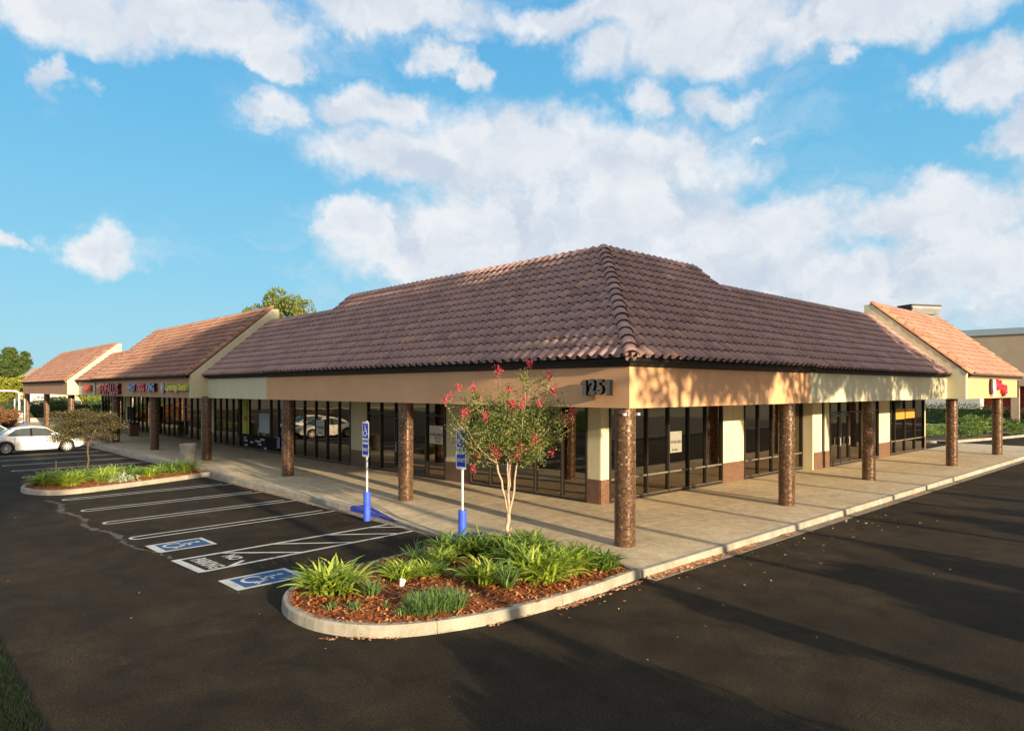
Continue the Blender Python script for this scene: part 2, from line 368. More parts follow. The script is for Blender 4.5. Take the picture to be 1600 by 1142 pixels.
def paint(name, c):
    return mat(name, c, .28, .0, .6)
M['car_white'] = paint('white_car_paint', (.74, .74, .73)); M['car_grey'] = paint('grey_car_paint', (.16, .18, .20))
M['car_blue'] = paint('blue_car_paint', (.02, .04, .16)); M['car_red'] = paint('red_car_paint', (.32, .02, .02))
M['car_glass'] = mat('car_glass', (.05, .06, .06), .04, 0, 1.0)
M['tyre'] = mat('tyre_rubber', (.018, .018, .018), .85); M['rim'] = mat('alloy_rim', (.62, .62, .62), .3, .7)
M['lamp_red'] = mat('red_lens', (.35, .02, .015), .2); M['lamp_clear'] = mat('clear_lens', (.55, .55, .52), .1)
M['black'] = mat('black_plastic', (.006, .006, .006), .8, 0, .2)
M['numeral'] = varied('grey_numeral_metal', (.085, .088, .085), (.12, .122, .118), 8, .5, 60, .05)
M['sg_red'] = mat('sign_red', (.62, .03, .02), .4); M['sg_coral'] = mat('sign_coral', (.62, .10, .05), .4); M['sg_crimson'] = mat('sign_crimson', (.55, .012, .03), .35)
M['sg_dark'] = mat('sign_maroon_return', (.05, .012, .012), .5); M['sg_blue'] = mat('sign_letter_blue', (.04, .05, .30), .4); M['sg_paleblue'] = mat('sign_pale_blue', (.30, .34, .55), .4)
M['sg_yellow'] = mat('sign_yellow', (.62, .52, .05), .4); M['sg_white'] = mat('sign_white', (.8, .78, .8), .4); M['sg_blackret'] = mat('sign_black_return', (.01, .01, .012), .5)
M['paper_dim'] = mat('darker_poster_paper', (.26, .24, .20), .7); M['paper'] = mat('poster_paper', (.55, .55, .53), .7); M['ink'] = mat('poster_ink', (.05, .05, .05), .7); M['ink_red'] = mat('poster_red_ink', (.5, .06, .05), .7)  # first one: poster paper in a darker tone, for the right window
M['lime'] = mat('lime_banner', (.42, .48, .02), .6); M['teal'] = mat('pale_teal_poster', (.40, .50, .50), .6); M['lilac'] = mat('lilac_notice', (.20, .20, .48), .6)
M['orange'] = mat('orange_poster', (.55, .24, .03), .6)
M['parapet'] = mat('grey_blue_parapet', (.38, .45, .48), .6)
M['grey_roof'] = varied('grey_shingle', (.22, .19, .17), (.30, .26, .23), 2, .9, 20, .2)

# ------------------------------------------------------------------ mesh helpers
class MB:
    """collects vertices and faces of ONE mesh object"""
    def __init__(s): s.v = []; s.f = []; s.mi = []
    def add(s, vs, fs, mi=0):
        o = len(s.v); s.v.extend([tuple(q) for q in vs]); s.f.extend([tuple(i + o for i in f) for f in fs]); s.mi.extend([mi] * len(fs))
    def box(s, a, b, mi=0):
        x0, y0, z0 = a; x1, y1, z1 = b
        s.add([(x0, y0, z0), (x1, y0, z0), (x1, y1, z0), (x0, y1, z0), (x0, y0, z1), (x1, y0, z1), (x1, y1, z1), (x0, y1, z1)],
              [(0, 3, 2, 1), (4, 5, 6, 7), (0, 1, 5, 4), (1, 2, 6, 5), (2, 3, 7, 6), (3, 0, 4, 7)], mi)
    def prism(s, prof, fn, s0, s1, mi=0, mitre0=None, mitre1=None):
        """prof: list of (d,z); fn(s,d,z)->xyz; extruded from s0 to s1"""
        n = len(prof); vs = []
        for (d, z) in prof: vs.append(fn(s0 if mitre0 is None else mitre0(d), d, z))
        for (d, z) in prof: vs.append(fn(s1 if mitre1 is None else mitre1(d), d, z))
        s.add(vs, [tuple(range(n))[::-1], tuple(range(n, 2 * n))] + [(i, (i + 1) % n, n + (i + 1) % n, n + i) for i in range(n)], mi)
    def tube(s, pts, rad, seg=8, caps=True, mi=0):
        pts = [Vector(p) for p in pts]; rings = []; prev = None
        for i, p in enumerate(pts):
            t = (pts[min(i + 1, len(pts) - 1)] - pts[max(i - 1, 0)]).normalized()
            a = prev if prev is not None else (Vector((1, 0, 0)) if abs(t.x) < .9 else Vector((0, 1, 0)))
            u = (a - t * a.dot(t)).normalized(); w = t.cross(u); prev = u
            r = rad[i] if isinstance(rad, (list, tuple)) else rad
            rings.append([p + (u * cos(2 * pi * k / seg) + w * sin(2 * pi * k / seg)) * r for k in range(seg)])
        vs = [q for r in rings for q in r]; fs = []
        for i in range(len(rings) - 1):
            for k in range(seg):
                fs.append((i * seg + k, i * seg + (k + 1) % seg, (i + 1) * seg + (k + 1) % seg, (i + 1) * seg + k))
        if caps: fs += [tuple(range(seg))[::-1], tuple(range((len(rings) - 1) * seg, len(rings) * seg))]
        s.add(vs, fs, mi)
    def lathe(s, prof, seg=24, c=(0, 0, 0), mi=0, axis='z'):
        vs = []
        for (r, z) in prof:
            for k in range(seg):
                a = 2 * pi * k / seg
                q = (r * cos(a), r * sin(a), z)
                if axis == 'y': q = (q[0], q[2], q[1])
                vs.append((c[0] + q[0], c[1] + q[1], c[2] + q[2]))
        fs = [(i * seg + k, i * seg + (k + 1) % seg, (i + 1) * seg + (k + 1) % seg, (i + 1) * seg + k) for i in range(len(prof) - 1) for k in range(seg)]
        s.add(vs, fs, mi)
    def mesh(s, name, mats, smooth=False, normals=True):
        me = bpy.data.meshes.new(name); me.from_pydata(s.v, [], s.f)
        for m in mats: me.materials.append(m)
        if any(s.mi): me.polygons.foreach_set('material_index', s.mi)
        if normals and len(s.f) < 20000:
            b = bmesh.new(); b.from_mesh(me); bmesh.ops.recalc_face_normals(b, faces=b.faces); b.to_mesh(me); b.free()
        if smooth: me.polygons.foreach_set('use_smooth', [True] * len(me.polygons))
        me.update(); return me
    def obj(s, name, mats, parent=None, loc=None, smooth=False, normals=True, bevel=0):
        if not isinstance(mats, (list, tuple)): mats = [mats]
        o = bpy.data.objects.new(name, s.mesh(name, mats, smooth, normals)); COL.objects.link(o)
        if loc is not None: o.location = loc
        if parent is not None: o.parent = parent
        if bevel:
            md = o.modifiers.new('bevel', 'BEVEL'); md.width = bevel; md.segments = 2; md.limit_method = 'ANGLE'
        return o

def tag(o, label, cat, group=None):
    o['label'] = label; o['category'] = cat
    if group: o['group'] = group
    return o
def structure(o, kind='structure'): o['kind'] = kind; return o
def empty(name, loc=(0, 0, 0), rz=0.):
    o = bpy.data.objects.new(name, None); COL.objects.link(o); o.location = loc; o.rotation_euler = (0, 0, rz); o.empty_display_size = .2
    return o
def copy_tree(o, parent=None):
    c = o.copy(); COL.objects.link(c)
    if parent is not None: c.parent = parent
    for ch in list(o.children): copy_tree(ch, c)
    return c
def link_mesh(name, me, parent, mw=None, loc=None):
    o = bpy.data.objects.new(name, me); COL.objects.link(o); o.parent = parent
    if mw is not None: o.matrix_local = mw
    if loc is not None: o.location = loc
    return o

def textmesh(name, body, size, mats, mw, extrude=.0, offset=.0, parent=None, xs=1., align='CENTER', res=2):
    """flat or raised lettering; mats = [face, side]"""
    cu = bpy.data.curves.new(name, 'FONT'); cu.body = body; cu.size = size; cu.extrude = extrude; cu.offset = offset
    cu.align_x = align; cu.align_y = 'CENTER'; cu.resolution_u = res
    t = bpy.data.objects.new('tmp', cu); COL.objects.link(t)
    me = bpy.data.meshes.new_from_object(t.evaluated_get(bpy.context.evaluated_depsgraph_get()))
    bpy.data.objects.remove(t); bpy.data.curves.remove(cu)
    me.name = name; me.materials.clear()
    for m in mats: me.materials.append(m)
    for p in me.polygons: p.material_index = 0 if (abs(p.normal.z) > .5 or len(mats) == 1) else 1
    me.transform(Matrix.Diagonal((xs, 1, 1, 1)))
    o = bpy.data.objects.new(name, me); COL.objects.link(o); o.matrix_world = mw
    if parent is not None: o.parent = parent
    return o
def face_mat(origin, right, up):
    r = Vector(right).normalized(); u = Vector(up).normalized(); n = r.cross(u)
    m = Matrix((r, u, n)).transposed().to_4x4(); m.translation = Vector(origin); return m

FL = lambda s, d, z: (d, s, z)      # left (long) facade: s runs along y
FR = lambda s, d, z: (s, d, z)      # right facade: s runs along x
def leaf_cloud(mb, pts, size, flat=.0, aspect=.55, rng=random, up=0.):
    """a folded two-triangle leaf at each point"""
    n = len(pts); P = np.asarray(pts, float)
    a = np.random.normal(size=(n, 3)); a[:, 2] = a[:, 2] * (1 - flat) + up; a /= np.linalg.norm(a, axis=1)[:, None]
    b = np.random.normal(size=(n, 3)); b -= a * (a * b).sum(1)[:, None]; b /= np.linalg.norm(b, axis=1)[:, None]
    L = size * np.random.uniform(.65, 1.3, n)[:, None]; W = L * aspect
    c = np.cross(a, b) * W * .15
    v0 = P - a * L * .5; v1 = P + b * W * .5 + c; v2 = P + a * L * .5; v3 = P - b * W * .5 + c
    vs = np.stack([v0, v1, v2, v3], 1).reshape(-1, 3); o = len(mb.v)
    mb.v.extend(map(tuple, vs.tolist())); mb.f.extend([(o + 4 * i, o + 4 * i + 1, o + 4 * i + 2, o + 4 * i + 3) for i in range(n)]); mb.mi.extend([0] * n)

# ================================================================== SETTING
def sheet(name, x0, y0, x1, y1, z, m, nx=1, ny=1):
    b = MB(); vs = [(x0 + (x1 - x0) * i / nx, y0 + (y1 - y0) * j / ny, z) for j in range(ny + 1) for i in range(nx + 1)]
    b.add(vs, [(j * (nx + 1) + i, j * (nx + 1) + i + 1, (j + 1) * (nx + 1) + i + 1, (j + 1) * (nx + 1) + i) for j in range(ny) for i in range(nx)])
    return structure(b.obj(name, m))
sheet('ground', -3000, -3000, 3000, 3000, -.02, M['ground'])
sheet('parking_lot', -45, -12.6, 140, 170, 0, M['asphalt'])

WX, WY = -1.48, -1.18            # outer kerb lines of the walkway
def ramp_fac(y):                 # 1 = full kerb height, 0 = dropped kerb
    def ss(a, b, t): t = min(1, max(0, (t - a) / (b - a))); return t * t * (3 - 2 * t)
    return min(1, (1 - ss(3.2, 4.3, y)) + ss(6.7, 8.6, y))
def walk_z(x, y):
    t = min(1, max(0, (x - WX) / 1.5)); t = t * t * (3 - 2 * t)
    return .15 * (ramp_fac(y) + (1 - ramp_fac(y)) * t) + .012 * (1 - ramp_fac(y)) * (1 - t)

# walkway: a base sheet and cast slabs with joints between them
base = MB(); base.box((WX + .16, WY + .16, -.3), (3.95, 75, -.1)); base.box((3.9, WY + .16, -.3), (37, 4.3, -.1))
walk = structure(base.obj('sidewalk', M['soil']))
def slab(x0, y0, x1, y1, fine=False):
    g = .006; x0 += g; y0 += g; x1 -= g; y1 -= g
    b = MB(); nx = max(1, int((x1 - x0) / .12)) if fine else 1; ny = max(1, int((y1 - y0) / .15)) if fine else 1
    vs = [(x0 + (x1 - x0) * i / nx, y0 + (y1 - y0) * j / ny) for j in range(ny + 1) for i in range(nx + 1)]
    top = [(x, y, walk_z(x, y)) for x, y in vs]
    b.add(top, [(j * (nx + 1) + i, j * (nx + 1) + i + 1, (j + 1) * (nx + 1) + i + 1, (j + 1) * (nx + 1) + i) for j in range(ny) for i in range(nx)])
    for (p, q) in (((x0, y0), (x1, y0)), ((x1, y0), (x1, y1)), ((x1, y1), (x0, y1)), ((x0, y1), (x0, y0))):
        za, zb = walk_z(*p) , walk_z(*q)
        n = ny if p[0] == q[0] else nx
        for k in range(n):
            a = (p[0] + (q[0] - p[0]) * k / n, p[1] + (q[1] - p[1]) * k / n); c = (p[0] + (q[0] - p[0]) * (k + 1) / n, p[1] + (q[1] - p[1]) * (k + 1) / n)
            b.add([(a[0], a[1], walk_z(*a)), (c[0], c[1], walk_z(*c)), (c[0], c[1], -.12), (a[0], a[1], -.12)], [(0, 1, 2, 3)])
    b.obj('concrete_slab', M['walk'], walk, normals=False)
ix = -1.2                         # the walkway stops here beside the planting island
slab(ix, WY + .15, .3, 3.2); slab(.3, WY + .15, 3.85, 1.3); slab(.3, 1.3, 3.85, 3.2)
slab(3.85, WY + .15, 3.86 + 3.75, 1.3); slab(3.85, 1.3, 7.6, 3.97)
x = 7.6
while x < 36: slab(x, WY + .15, x + 3.76, 1.3); slab(x, 1.3, x + 3.76, 3.97 if x < 17 else 3.5); x += 3.76
slab(WX + .15, 3.2, 1.2, 6.3, True); slab(WX + .15, 6.3, 1.2, 9.2, True); slab(1.2, 3.2, 3.85, 6.3); slab(1.2, 6.3, 3.85, 9.2)
y = 9.2
while y < 74: slab(WX + .15, y, 1.2, y + 4.03); slab(1.2, y, 3.85, y + 4.03); y += 4.03

# kerbs, cast in segments
def kerb_path(parent, pts, h=.15, w=.15, seg=2.6, closed=False, mats=None, face=.02, zf=None):
    """pts: outer edge polyline, walkway / bed on its LEFT side"""
    P = [Vector((p[0], p[1], 0)) for p in pts]
    if closed: P.append(P[0].copy())
    L = [0]
    for a, b in zip(P, P[1:]): L.append(L[-1] + (b - a).length)
    def at(t):
        for i in range(len(L) - 1):
            if t <= L[i + 1] + 1e-9: return P[i].lerp(P[i + 1], (t - L[i]) / max(1e-9, L[i + 1] - L[i]))
        return P[-1].copy()
    def tan(t):
        return (at(min(L[-1], t + .12)) - at(max(0, t - .12))).normalized()
    n = max(1, round(L[-1] / seg)); st = L[-1] / n
    for k in range(n):
        a, c = k * st + .004, (k + 1) * st - .004
        m = max(1, int((c - a) / .18)) if (closed or len(pts) > 3 or zf) else 1
        b = MB(); rings = []
        for i in range(m + 1):
            t = a + (c - a) * i / m; p = at(t); tn = tan(t); nl = Vector((-tn.y, tn.x, 0))
            hh = (zf(p) if zf else h)
            r = [p + Vector((0, 0, -.08)), p + nl * face * .5 + Vector((0, 0, hh - .025)), p + nl * (face * .5 + .02) + Vector((0, 0, hh)), p + nl * (w - .01) + Vector((0, 0, hh + .002)), p + nl * w + Vector((0, 0, hh - .012)), p + nl * w + Vector((0, 0, -.08))]
            rings.append(r)
        vs = [q for r in rings for q in r]; fs = []
        for i in range(m):
            for j in range(5): fs.append((i * 6 + j, i * 6 + j + 1, (i + 1) * 6 + j + 1, (i + 1) * 6 + j))
        fs += [tuple(range(6)), tuple(range(m * 6, m * 6 + 6))[::-1]]
        b.add(vs, fs)
        mm = M['kerb']
        if mats: mm = mats(at((a + c) / 2))
        b.obj('kerb_segment', mm, parent)
kb = MB(); kb.box((WX + .05, 3.3, -.3), (WX + .1, 75, -.2)); kerb = structure(kb.obj('kerb', M['kerb']))
kerb_path(kerb, [(-1.12, WY), (37, WY)], seg=3.05)
kerb_path(kerb, [(WX, 75), (WX, 8.7)], seg=3.0)
kerb_path(kerb, [(WX, 8.7), (WX, 3.1)], seg=1.12, zf=lambda p: max(.015, .15 * ramp_fac(p.y)), mats=lambda p: M['kerbblue'] if (6.6 < p.y < 8.7 or 2.9 < p.y < 4.4) else M['kerb'])
# blue painted flares beside the dropped kerb (thin sheet riding on the slab)
for (ya, yb, wa, wb) in ((6.75, 8.55, .03, .26), (3.2, 4.25, .30, .03)):
    b = MB(); N = 14
    for i in range(N):
        y0 = ya + (yb - ya) * i / N; y1 = ya + (yb - ya) * (i + 1) / N
        w0 = wa + (wb - wa) * i / N; w1 = wa + (wb - wa) * (i + 1) / N
        K = 4
        for j in range(K):
            q = [(WX + .16 + w0 * j / K, y0), (WX + .16 + w0 * (j + 1) / K, y0), (WX + .16 + w1 * (j + 1) / K, y1), (WX + .16 + w1 * j / K, y1)]
            b.add([(X, Y, walk_z(X, Y) + .005) for X, Y in q], [(0, 1, 2, 3)])
    structure(b.obj('painted_ramp_flare', M['kerbblue'], normals=False))
# gutter pans
structure((lambda b: (b.box((-1.1, WY - .24, -.05), (37, WY - .003, .006)), b.obj('gutter', M['gutter']))[1])(MB()))
structure((lambda b: (b.box((WX - .3, 3.6, -.05), (WX - .003, 75, .006)), b.obj('gutter', M['gutter']))[1])(MB()))

def smooth_poly(pts, it=3):
    for _ in range(it):
        q = []
        for i in range(len(pts)):
            a = Vector(pts[i]); b = Vector(pts[(i + 1) % len(pts)]); q += [a.lerp(b, .25), a.lerp(b, .75)]
        pts = q
    return pts
ISL1 = [(-1.14, -1.14), (-3.1, -1.27), (-4.85, -1.12), (-6.15, -.62), (-6.78, .25), (-6.84, 1.35), (-6.35, 2.2), (-5.4, 2.62), (-3.3, 2.93), (-1.3, 3.2)]
def island(outline, corner, name, bedname, hh):
    """outline runs clockwise seen from above, from the walkway and back to it"""
    pts = [Vector((*p, 0)) for p in outline]
    sm = [pts[0]]
    for i in range(len(pts) - 1):
        a = pts[max(0, i - 1)]; b = pts[i]; c = pts[i + 1]; d = pts[min(len(pts) - 1, i + 2)]
        for k in range(1, 7):
            t = k / 6; sm.append(.5 * ((2 * b) + (c - a) * t + (2 * a - 5 * b + 4 * c - d) * t * t + (3 * b - a - 3 * c + d) * t ** 3))
    kb = MB(); kb.box((sm[3].x - .01, sm[3].y + .3, -.3), (sm[3].x, sm[3].y + .31, -.25)); root = structure(kb.obj(name, M['kerb']))
    P = [(p.x, p.y) for p in sm][::-1]
    kerb_path(root, P, h=hh, w=.16, seg=2.45, face=.04)
    # mulch bed: gently mounded fan
    ins = [p for p in P]; cx = sum(p[0] for p in ins) / len(ins); cy = sum(p[1] for p in ins) / len(ins)
    b = MB(); R = 14; n = len(ins); vs = []
    for r in range(R + 1):
        for (px, py) in ins:
            f = r / R * .975; X = cx + (px - cx) * f; Y = cy + (py - cy) * f
            vs.append((X, Y, hh - .02 + .09 * (1 - (r / R) ** 2) + random.uniform(-.012, .012)))
    fs = [(r * n + i, r * n + (i + 1) % n, (r + 1) * n + (i + 1) % n, (r + 1) * n + i) for r in range(R) for i in range(n)]
    b.add(vs, fs); structure(b.obj(bedname, M['mulch'], smooth=True, normals=False))
    def z_at(X, Y):
        ang = atan2(Y - cy, X - cx); best = 1
        d = hypot(X - cx, Y - cy)
        rr = min((abs((atan2(q[1] - cy, q[0] - cx) - ang + pi) % (2 * pi) - pi), hypot(q[0] - cx, q[1] - cy)) for q in ins)[1]
        return hh - .02 + .09 * (1 - min(1, d / rr) ** 2), d / rr
    return z_at
z1 = island(ISL1, None, 'planting_island_kerb', 'mulch_bed', .17)
ISL2 = [(-1.5, 19.55), (-4.2, 18.45), (-6.4, 17.75), (-7.35, 18.1), (-7.75, 19.3), (-7.45, 20.6), (-6.5, 21.4), (-4.3, 21.7), (-1.5, 21.9)]
z2 = island(ISL2, None, 'far_island_kerb', 'far_mulch_bed', .16)
def scatter_chips(z_at, box, n, name):
    b = MB(); c = 0
    while c < n:
        X = random.uniform(box[0], box[2]); Y = random.uniform(box[1], box[3]); z, r = z_at(X, Y)
        if r > .96: continue
        c += 1
        a = random.uniform(0, pi); L = random.uniform(.015, .055); w = random.uniform(.008, .02); t = random.uniform(-.4, .4)
        dx, dy = cos(a) * L, sin(a) * L; ex, ey = -sin(a) * w, cos(a) * w; z += random.uniform(.0, .022)
        b.add([(X - dx - ex, Y - dy - ey, z - t * L), (X + dx - ex, Y + dy - ey, z + t * L), (X + dx + ex, Y + dy + ey, z + t * L + .008), (X - dx + ex, Y - dy + ey, z - t * L + .006)], [(0, 1, 2, 3)])
    o = b.obj(name, M['chips'], normals=False); structure(o, 'stuff'); return o
scatter_chips(z1, (-6.9, -1.3, -1.1, 3.2), 9000, 'bark_mulch_chips')
scatter_chips(z2, (-7.8, 17.7, -1.4, 22), 2500, 'far_bark_mulch_chips')

# painted markings ---------------------------------------------------------------
def strip(b, p, q, w, z=.004):
    p = Vector((*p, 0)); q = Vector((*q, 0)); t = (q - p).normalized(); n = Vector((-t.y, t.x, 0)) * w / 2
    b.add([(p + n) + Vector((0, 0, z)), (p - n) + Vector((0, 0, z)), (q - n) + Vector((0, 0, z)), (q + n) + Vector((0, 0, z))], [(0, 1, 2, 3)])
def arcstrip(b, c, r, a0, a1, w, z, seg=14):
    vs = []
    for i in range(seg + 1):
        a = a0 + (a1 - a0) * i / seg
        vs += [(c[0] + cos(a) * (r - w / 2), c[1] + sin(a) * (r - w / 2), z), (c[0] + cos(a) * (r + w / 2), c[1] + sin(a) * (r + w / 2), z)]
    b.add(vs, [(2 * i, 2 * i + 1, 2 * i + 3, 2 * i + 2) for i in range(seg)])
def hairpin(y, x0=-7.05, x1=-1.75, gap=.34, sl=.0):
    b = MB(); y1 = y + sl
    strip(b, (x0 + .17, y - gap / 2), (x1, y1 - gap / 2), .07); strip(b, (x0 + .17, y + gap / 2), (x1 - .25, y1 + gap / 2), .07)
    arcstrip(b, (x0 + .17, y), gap / 2, pi / 2, 3 * pi / 2, .07, .004)
    structure(b.obj('painted_stall_line', M['line'], normals=False))
for y in (8.93, 11.42, 13.9, 16.55): hairpin(y, sl=.25)
for y in (24.2, 26.95, 29.7, 32.45, 35.2, 38.0, 41, 44, 47): hairpin(y, sl=.1)
b = MB()
U0, U1, L0, L1 = (-6.98, 6.06), (-1.55, 6.33), (-6.88, 4.80), (-1.55, 5.22)
strip(b, U0, U1, .095); strip(b, L0, L1, .095); strip(b, (-6.95, 6.1), (-6.86, 4.76), .16, .008)
for p, q in (((-6.05, 6.09), (-4.78, 4.98)), ((-4.9, 6.16), (-3.5, 5.08)), ((-3.55, 6.22), (-2.2, 5.17)), ((-2.35, 6.28), (-1.6, 5.7)), ((-6.3, 4.87), (-5.95, 5.12))): strip(b, p, q, .085, .008)
structure(b.obj('painted_access_aisle', M['line'], normals=False))
def ground_text(s, x, y, size, xs):
    o = textmesh('painted_lettering', s, size, [M['line']], face_mat((x, y, .012), (.06, -1, 0), (1, .06, 0)), offset=.012, xs=xs)
    structure(o)
ground_text('PARKING', -6.58, 5.38, .42, .56); ground_text('NO', -6.02, 5.52, .40, .72)

def isa(b, put, s=1.0):
    """wheelchair symbol; put(u,v)->xyz, unit box 1 high"""
    def poly(pts): b.add([put(u * s, v * s) for u, v in pts], [tuple(range(len(pts)))])
    def st(p, q, w):
        t = Vector((q[0] - p[0], q[1] - p[1])).normalized(); n = Vector((-t.y, t.x)) * w / 2
        poly([(p[0] + n.x, p[1] + n.y), (p[0] - n.x, p[1] - n.y), (q[0] - n.x, q[1] - n.y), (q[0] + n.x, q[1] + n.y)])
    poly([(-.07 + .075 * cos(a * pi / 6), .42 + .075 * sin(a * pi / 6)) for a in range(12)])
    st((-.07, .32), (-.04, .0), .10); st((-.06, .17), (.17, .17), .07); st((-.08, .01), (.19, .01), .085); st((.16, .04), (.27, -.27), .085); st((.25, -.26), (.36, -.22), .07)
    c = (-.06, -.16); R = .235
    for i in range(16):
        a0 = radians(125) + radians(235) * i / 16; a1 = radians(125) + radians(235) * (i + 1) / 16
        poly([(c[0] + cos(a) * r, c[1] + sin(a) * r) for a, r in ((a0, R - .04), (a1, R - .04), (a1, R + .04), (a0, R + .04))])
def pad(cx, cy, lx, ly, rot):
    ca, sa = cos(rot), sin(rot)
    def T(u, v, z): return (cx + u * ca - v * sa, cy + u * sa + v * ca, z)
    b = MB(); w = .085; f = .17
    b.add([T(-lx / 2 + f, -ly / 2 + w, .004), T(lx / 2 - w, -ly / 2 + w, .004), T(lx / 2 - w, ly / 2 - w, .004), T(-lx / 2 + f, ly / 2 - w, .004)], [(0, 1, 2, 3)], 1)
    for (a, c, d, e) in ((-lx / 2, -ly / 2, -lx / 2 + f, ly / 2), (lx / 2 - w, -ly / 2, lx / 2, ly / 2), (-lx / 2 + f, -ly / 2, lx / 2 - w, -ly / 2 + w), (-lx / 2 + f, ly / 2 - w, lx / 2 - w, ly / 2)):
        b.add([T(a, c, .004), T(d, c, .004), T(d, e, .004), T(a, e, .004)], [(0, 1, 2, 3)])
    s = .82
    isa(b, lambda u, v: T(v * s * 1.05, -u * s, .008), 1)
    structure(b.obj('painted_accessible_symbol', [M['line'], M['padblue']], normals=False))
pad(-6.40, 7.46, 1.22, .93, .03); pad(-6.22, 3.56, 1.28, .86, .03)
# crack and repair line in front of the stalls
b = MB(); y = 6.3; w0 = 0.0; px = -7.0
prev = None
while y < 17:
    X = -7.05 - .34 * min(1, max(0, (y - 6.3) / 5)) + .10 * sin(y * 2.1) + random.uniform(-.05, .05); w = random.uniform(.02, .09) * (1.3 if y > 9 else .6)
    cur = ((X - w, y, .004), (X + w, y, .004))
    if prev and random.random() > .1: b.add([prev[0], prev[1], cur[1], cur[0]], [(0, 1, 2, 3)])
    prev = cur; y += .09
structure(b.obj('asphalt_crack', M['crack'], normals=False))
# dry leaves drifted along the kerbs
b = MB()
def leaf(X, Y, z, s):
    a = random.uniform(0, 2 * pi); c, d = cos(a), sin(a); k = random.uniform(.2, .6); tl = random.uniform(-.3, .5)
    vs = [(-s, 0, s * tl), (-s * .3, -s * .6, 0), (s, 0, s * k), (-s * .2, s * .6, s * .3)]
    b.add([(X + c * u - d * v, Y + d * u + c * v, z + .004 + abs(w)) for u, v, w in vs], [(0, 1, 2, 3)])
def drift(x0, x1, yy, n, spread, s=(.02, .045)):
    for _ in range(n):
        X = random.triangular(x0, x1, (x0 + x1) / 2); leaf(X, yy - abs(random.gauss(0, spread)) - .01, .006, random.uniform(*s))
drift(-1.2, 1.6, WY, 800, .08, (.025, .055)); drift(1.6, 3.3, WY, 300, .07); drift(3.9, 5.0, WY, 70, .06); drift(5, 20, WY, 160, .08)
drift(-4.9, -3.6, -1.16, 40, .04); drift(-3.7, -2.2, -1.3, 160, .05); drift(-2.2, -1.3, -1.25, 90, .05)
for _ in range(50):
    t = random.random(); leaf(-6.93 + .85 * t + random.gauss(0, .03), .05 - .78 * t + random.gauss(0, .03), .006, random.uniform(.02, .04))
for _ in range(75): leaf(random.uniform(-4, 9), WY - .3 - random.expovariate(1.2), .004, random.uniform(.02, .045))
for _ in range(60): leaf(random.uniform(-.9, 3.6), random.uniform(-1, 3.6), .151, random.uniform(.015, .03))
for _ in range(160): leaf(WX - .05 - abs(random.gauss(0, .12)), random.uniform(8, 22), .006, random.uniform(.02, .04))
for _ in range(90): leaf(random.uniform(-11, -2.2), random.uniform(-6, 22), .003, random.uniform(.010, .02))
structure(b.obj('fallen_leaves', M['fallen'], normals=False), 'stuff')

# ================================================================== THE BUILDING
SL = (7.50 - 4.14) / (3.87 + .10); TH = math.atan(SL)
bld = empty('retail_building', (0, 0, 0))
tag(bld, 'single storey shopping plaza with tan fascia, mosaic columns and brown clay tile roof', 'building')
def bpart(b, name, m, parent=None, **k): return b.obj(name, m, parent or bld, **k)

# canopy beams (fascia)
ZB, ZT = 3.06, 3.935
def fascia(fn, s0, s1, d, m, mitre=False, name='fascia'):
    b = MB(); b.prism([(d, ZB), (d + .42, ZB), (d + .42, ZT), (d, ZT)], fn, s0, s1, mitre0=(lambda dd: dd) if mitre else None)
    return bpart(b, name, m)
GD = -.70                        # gables step forward
fascia(FL, 0, 17.75, 0, M['tan'], True); fascia(FR, 0, 8.6, 0, M['tan'], True)
fascia(FL, 17.755, 24.3, .004, M['cream']); fascia(FR, 8.605, 21.85, .004, M['cream'])
fascia(FL, 24.6, 42.6, GD, M['brown']); fascia(FL, 42.605, 51.2, .004, M['cream']); fascia(FL, 51.5, 71.2, GD, M['brown'])
fascia(FR, 22.1, 31.4, GD, M['tan'])
# dark metal gutter above the beams, with a pale drip edge
def gutter(fn, s0, s1, d, m0=False, e0=0., e1=0., m=None):
    b = MB(); b.prism([(d - .02, ZT - .01), (d + .2, ZT - .01), (d + .2, 4.13), (d - .16, 4.13)], fn, s0, s1,
                      mitre0=(lambda dd: dd) if m0 else (lambda dd: s0 - e0 * (d - dd) / .16), mitre1=(lambda dd: s1 + e1 * (d - dd) / .16))
    bpart(b, 'gutter', m or M['trim'])
    b = MB(); b.prism([(d - .175, 4.125), (d + .05, 4.133), (d + .05, 4.155), (d - .175, 4.15)], fn, s0 - (0 if m0 else e0), s1 + e1, mitre0=(lambda dd: dd) if m0 else None)
    bpart(b, 'drip_edge', M['flash'])
gutter(FL, 0, 17.6, 0, True); gutter(FL, 17.61, 24.1, .03, e1=.0); gutter(FR, 0, 8.45, 0, True); gutter(FR, 8.46, 21.6, .03, e1=.12)
M['lighttrim'] = varied('brown_painted_metal', (.27, .19, .12), (.32, .23, .15), 3, .6, 50, .05)
gutter(FL, 24.62, 42.6, GD, e0=0, m=M['lighttrim']); gutter(FL, 42.61, 51.0, .0, m=M['lighttrim']); gutter(FL, 51.52, 71.2, GD, m=M['lighttrim']); gutter(FR, 22.15, 31.5, GD, e0=0, m=M['lighttrim'])

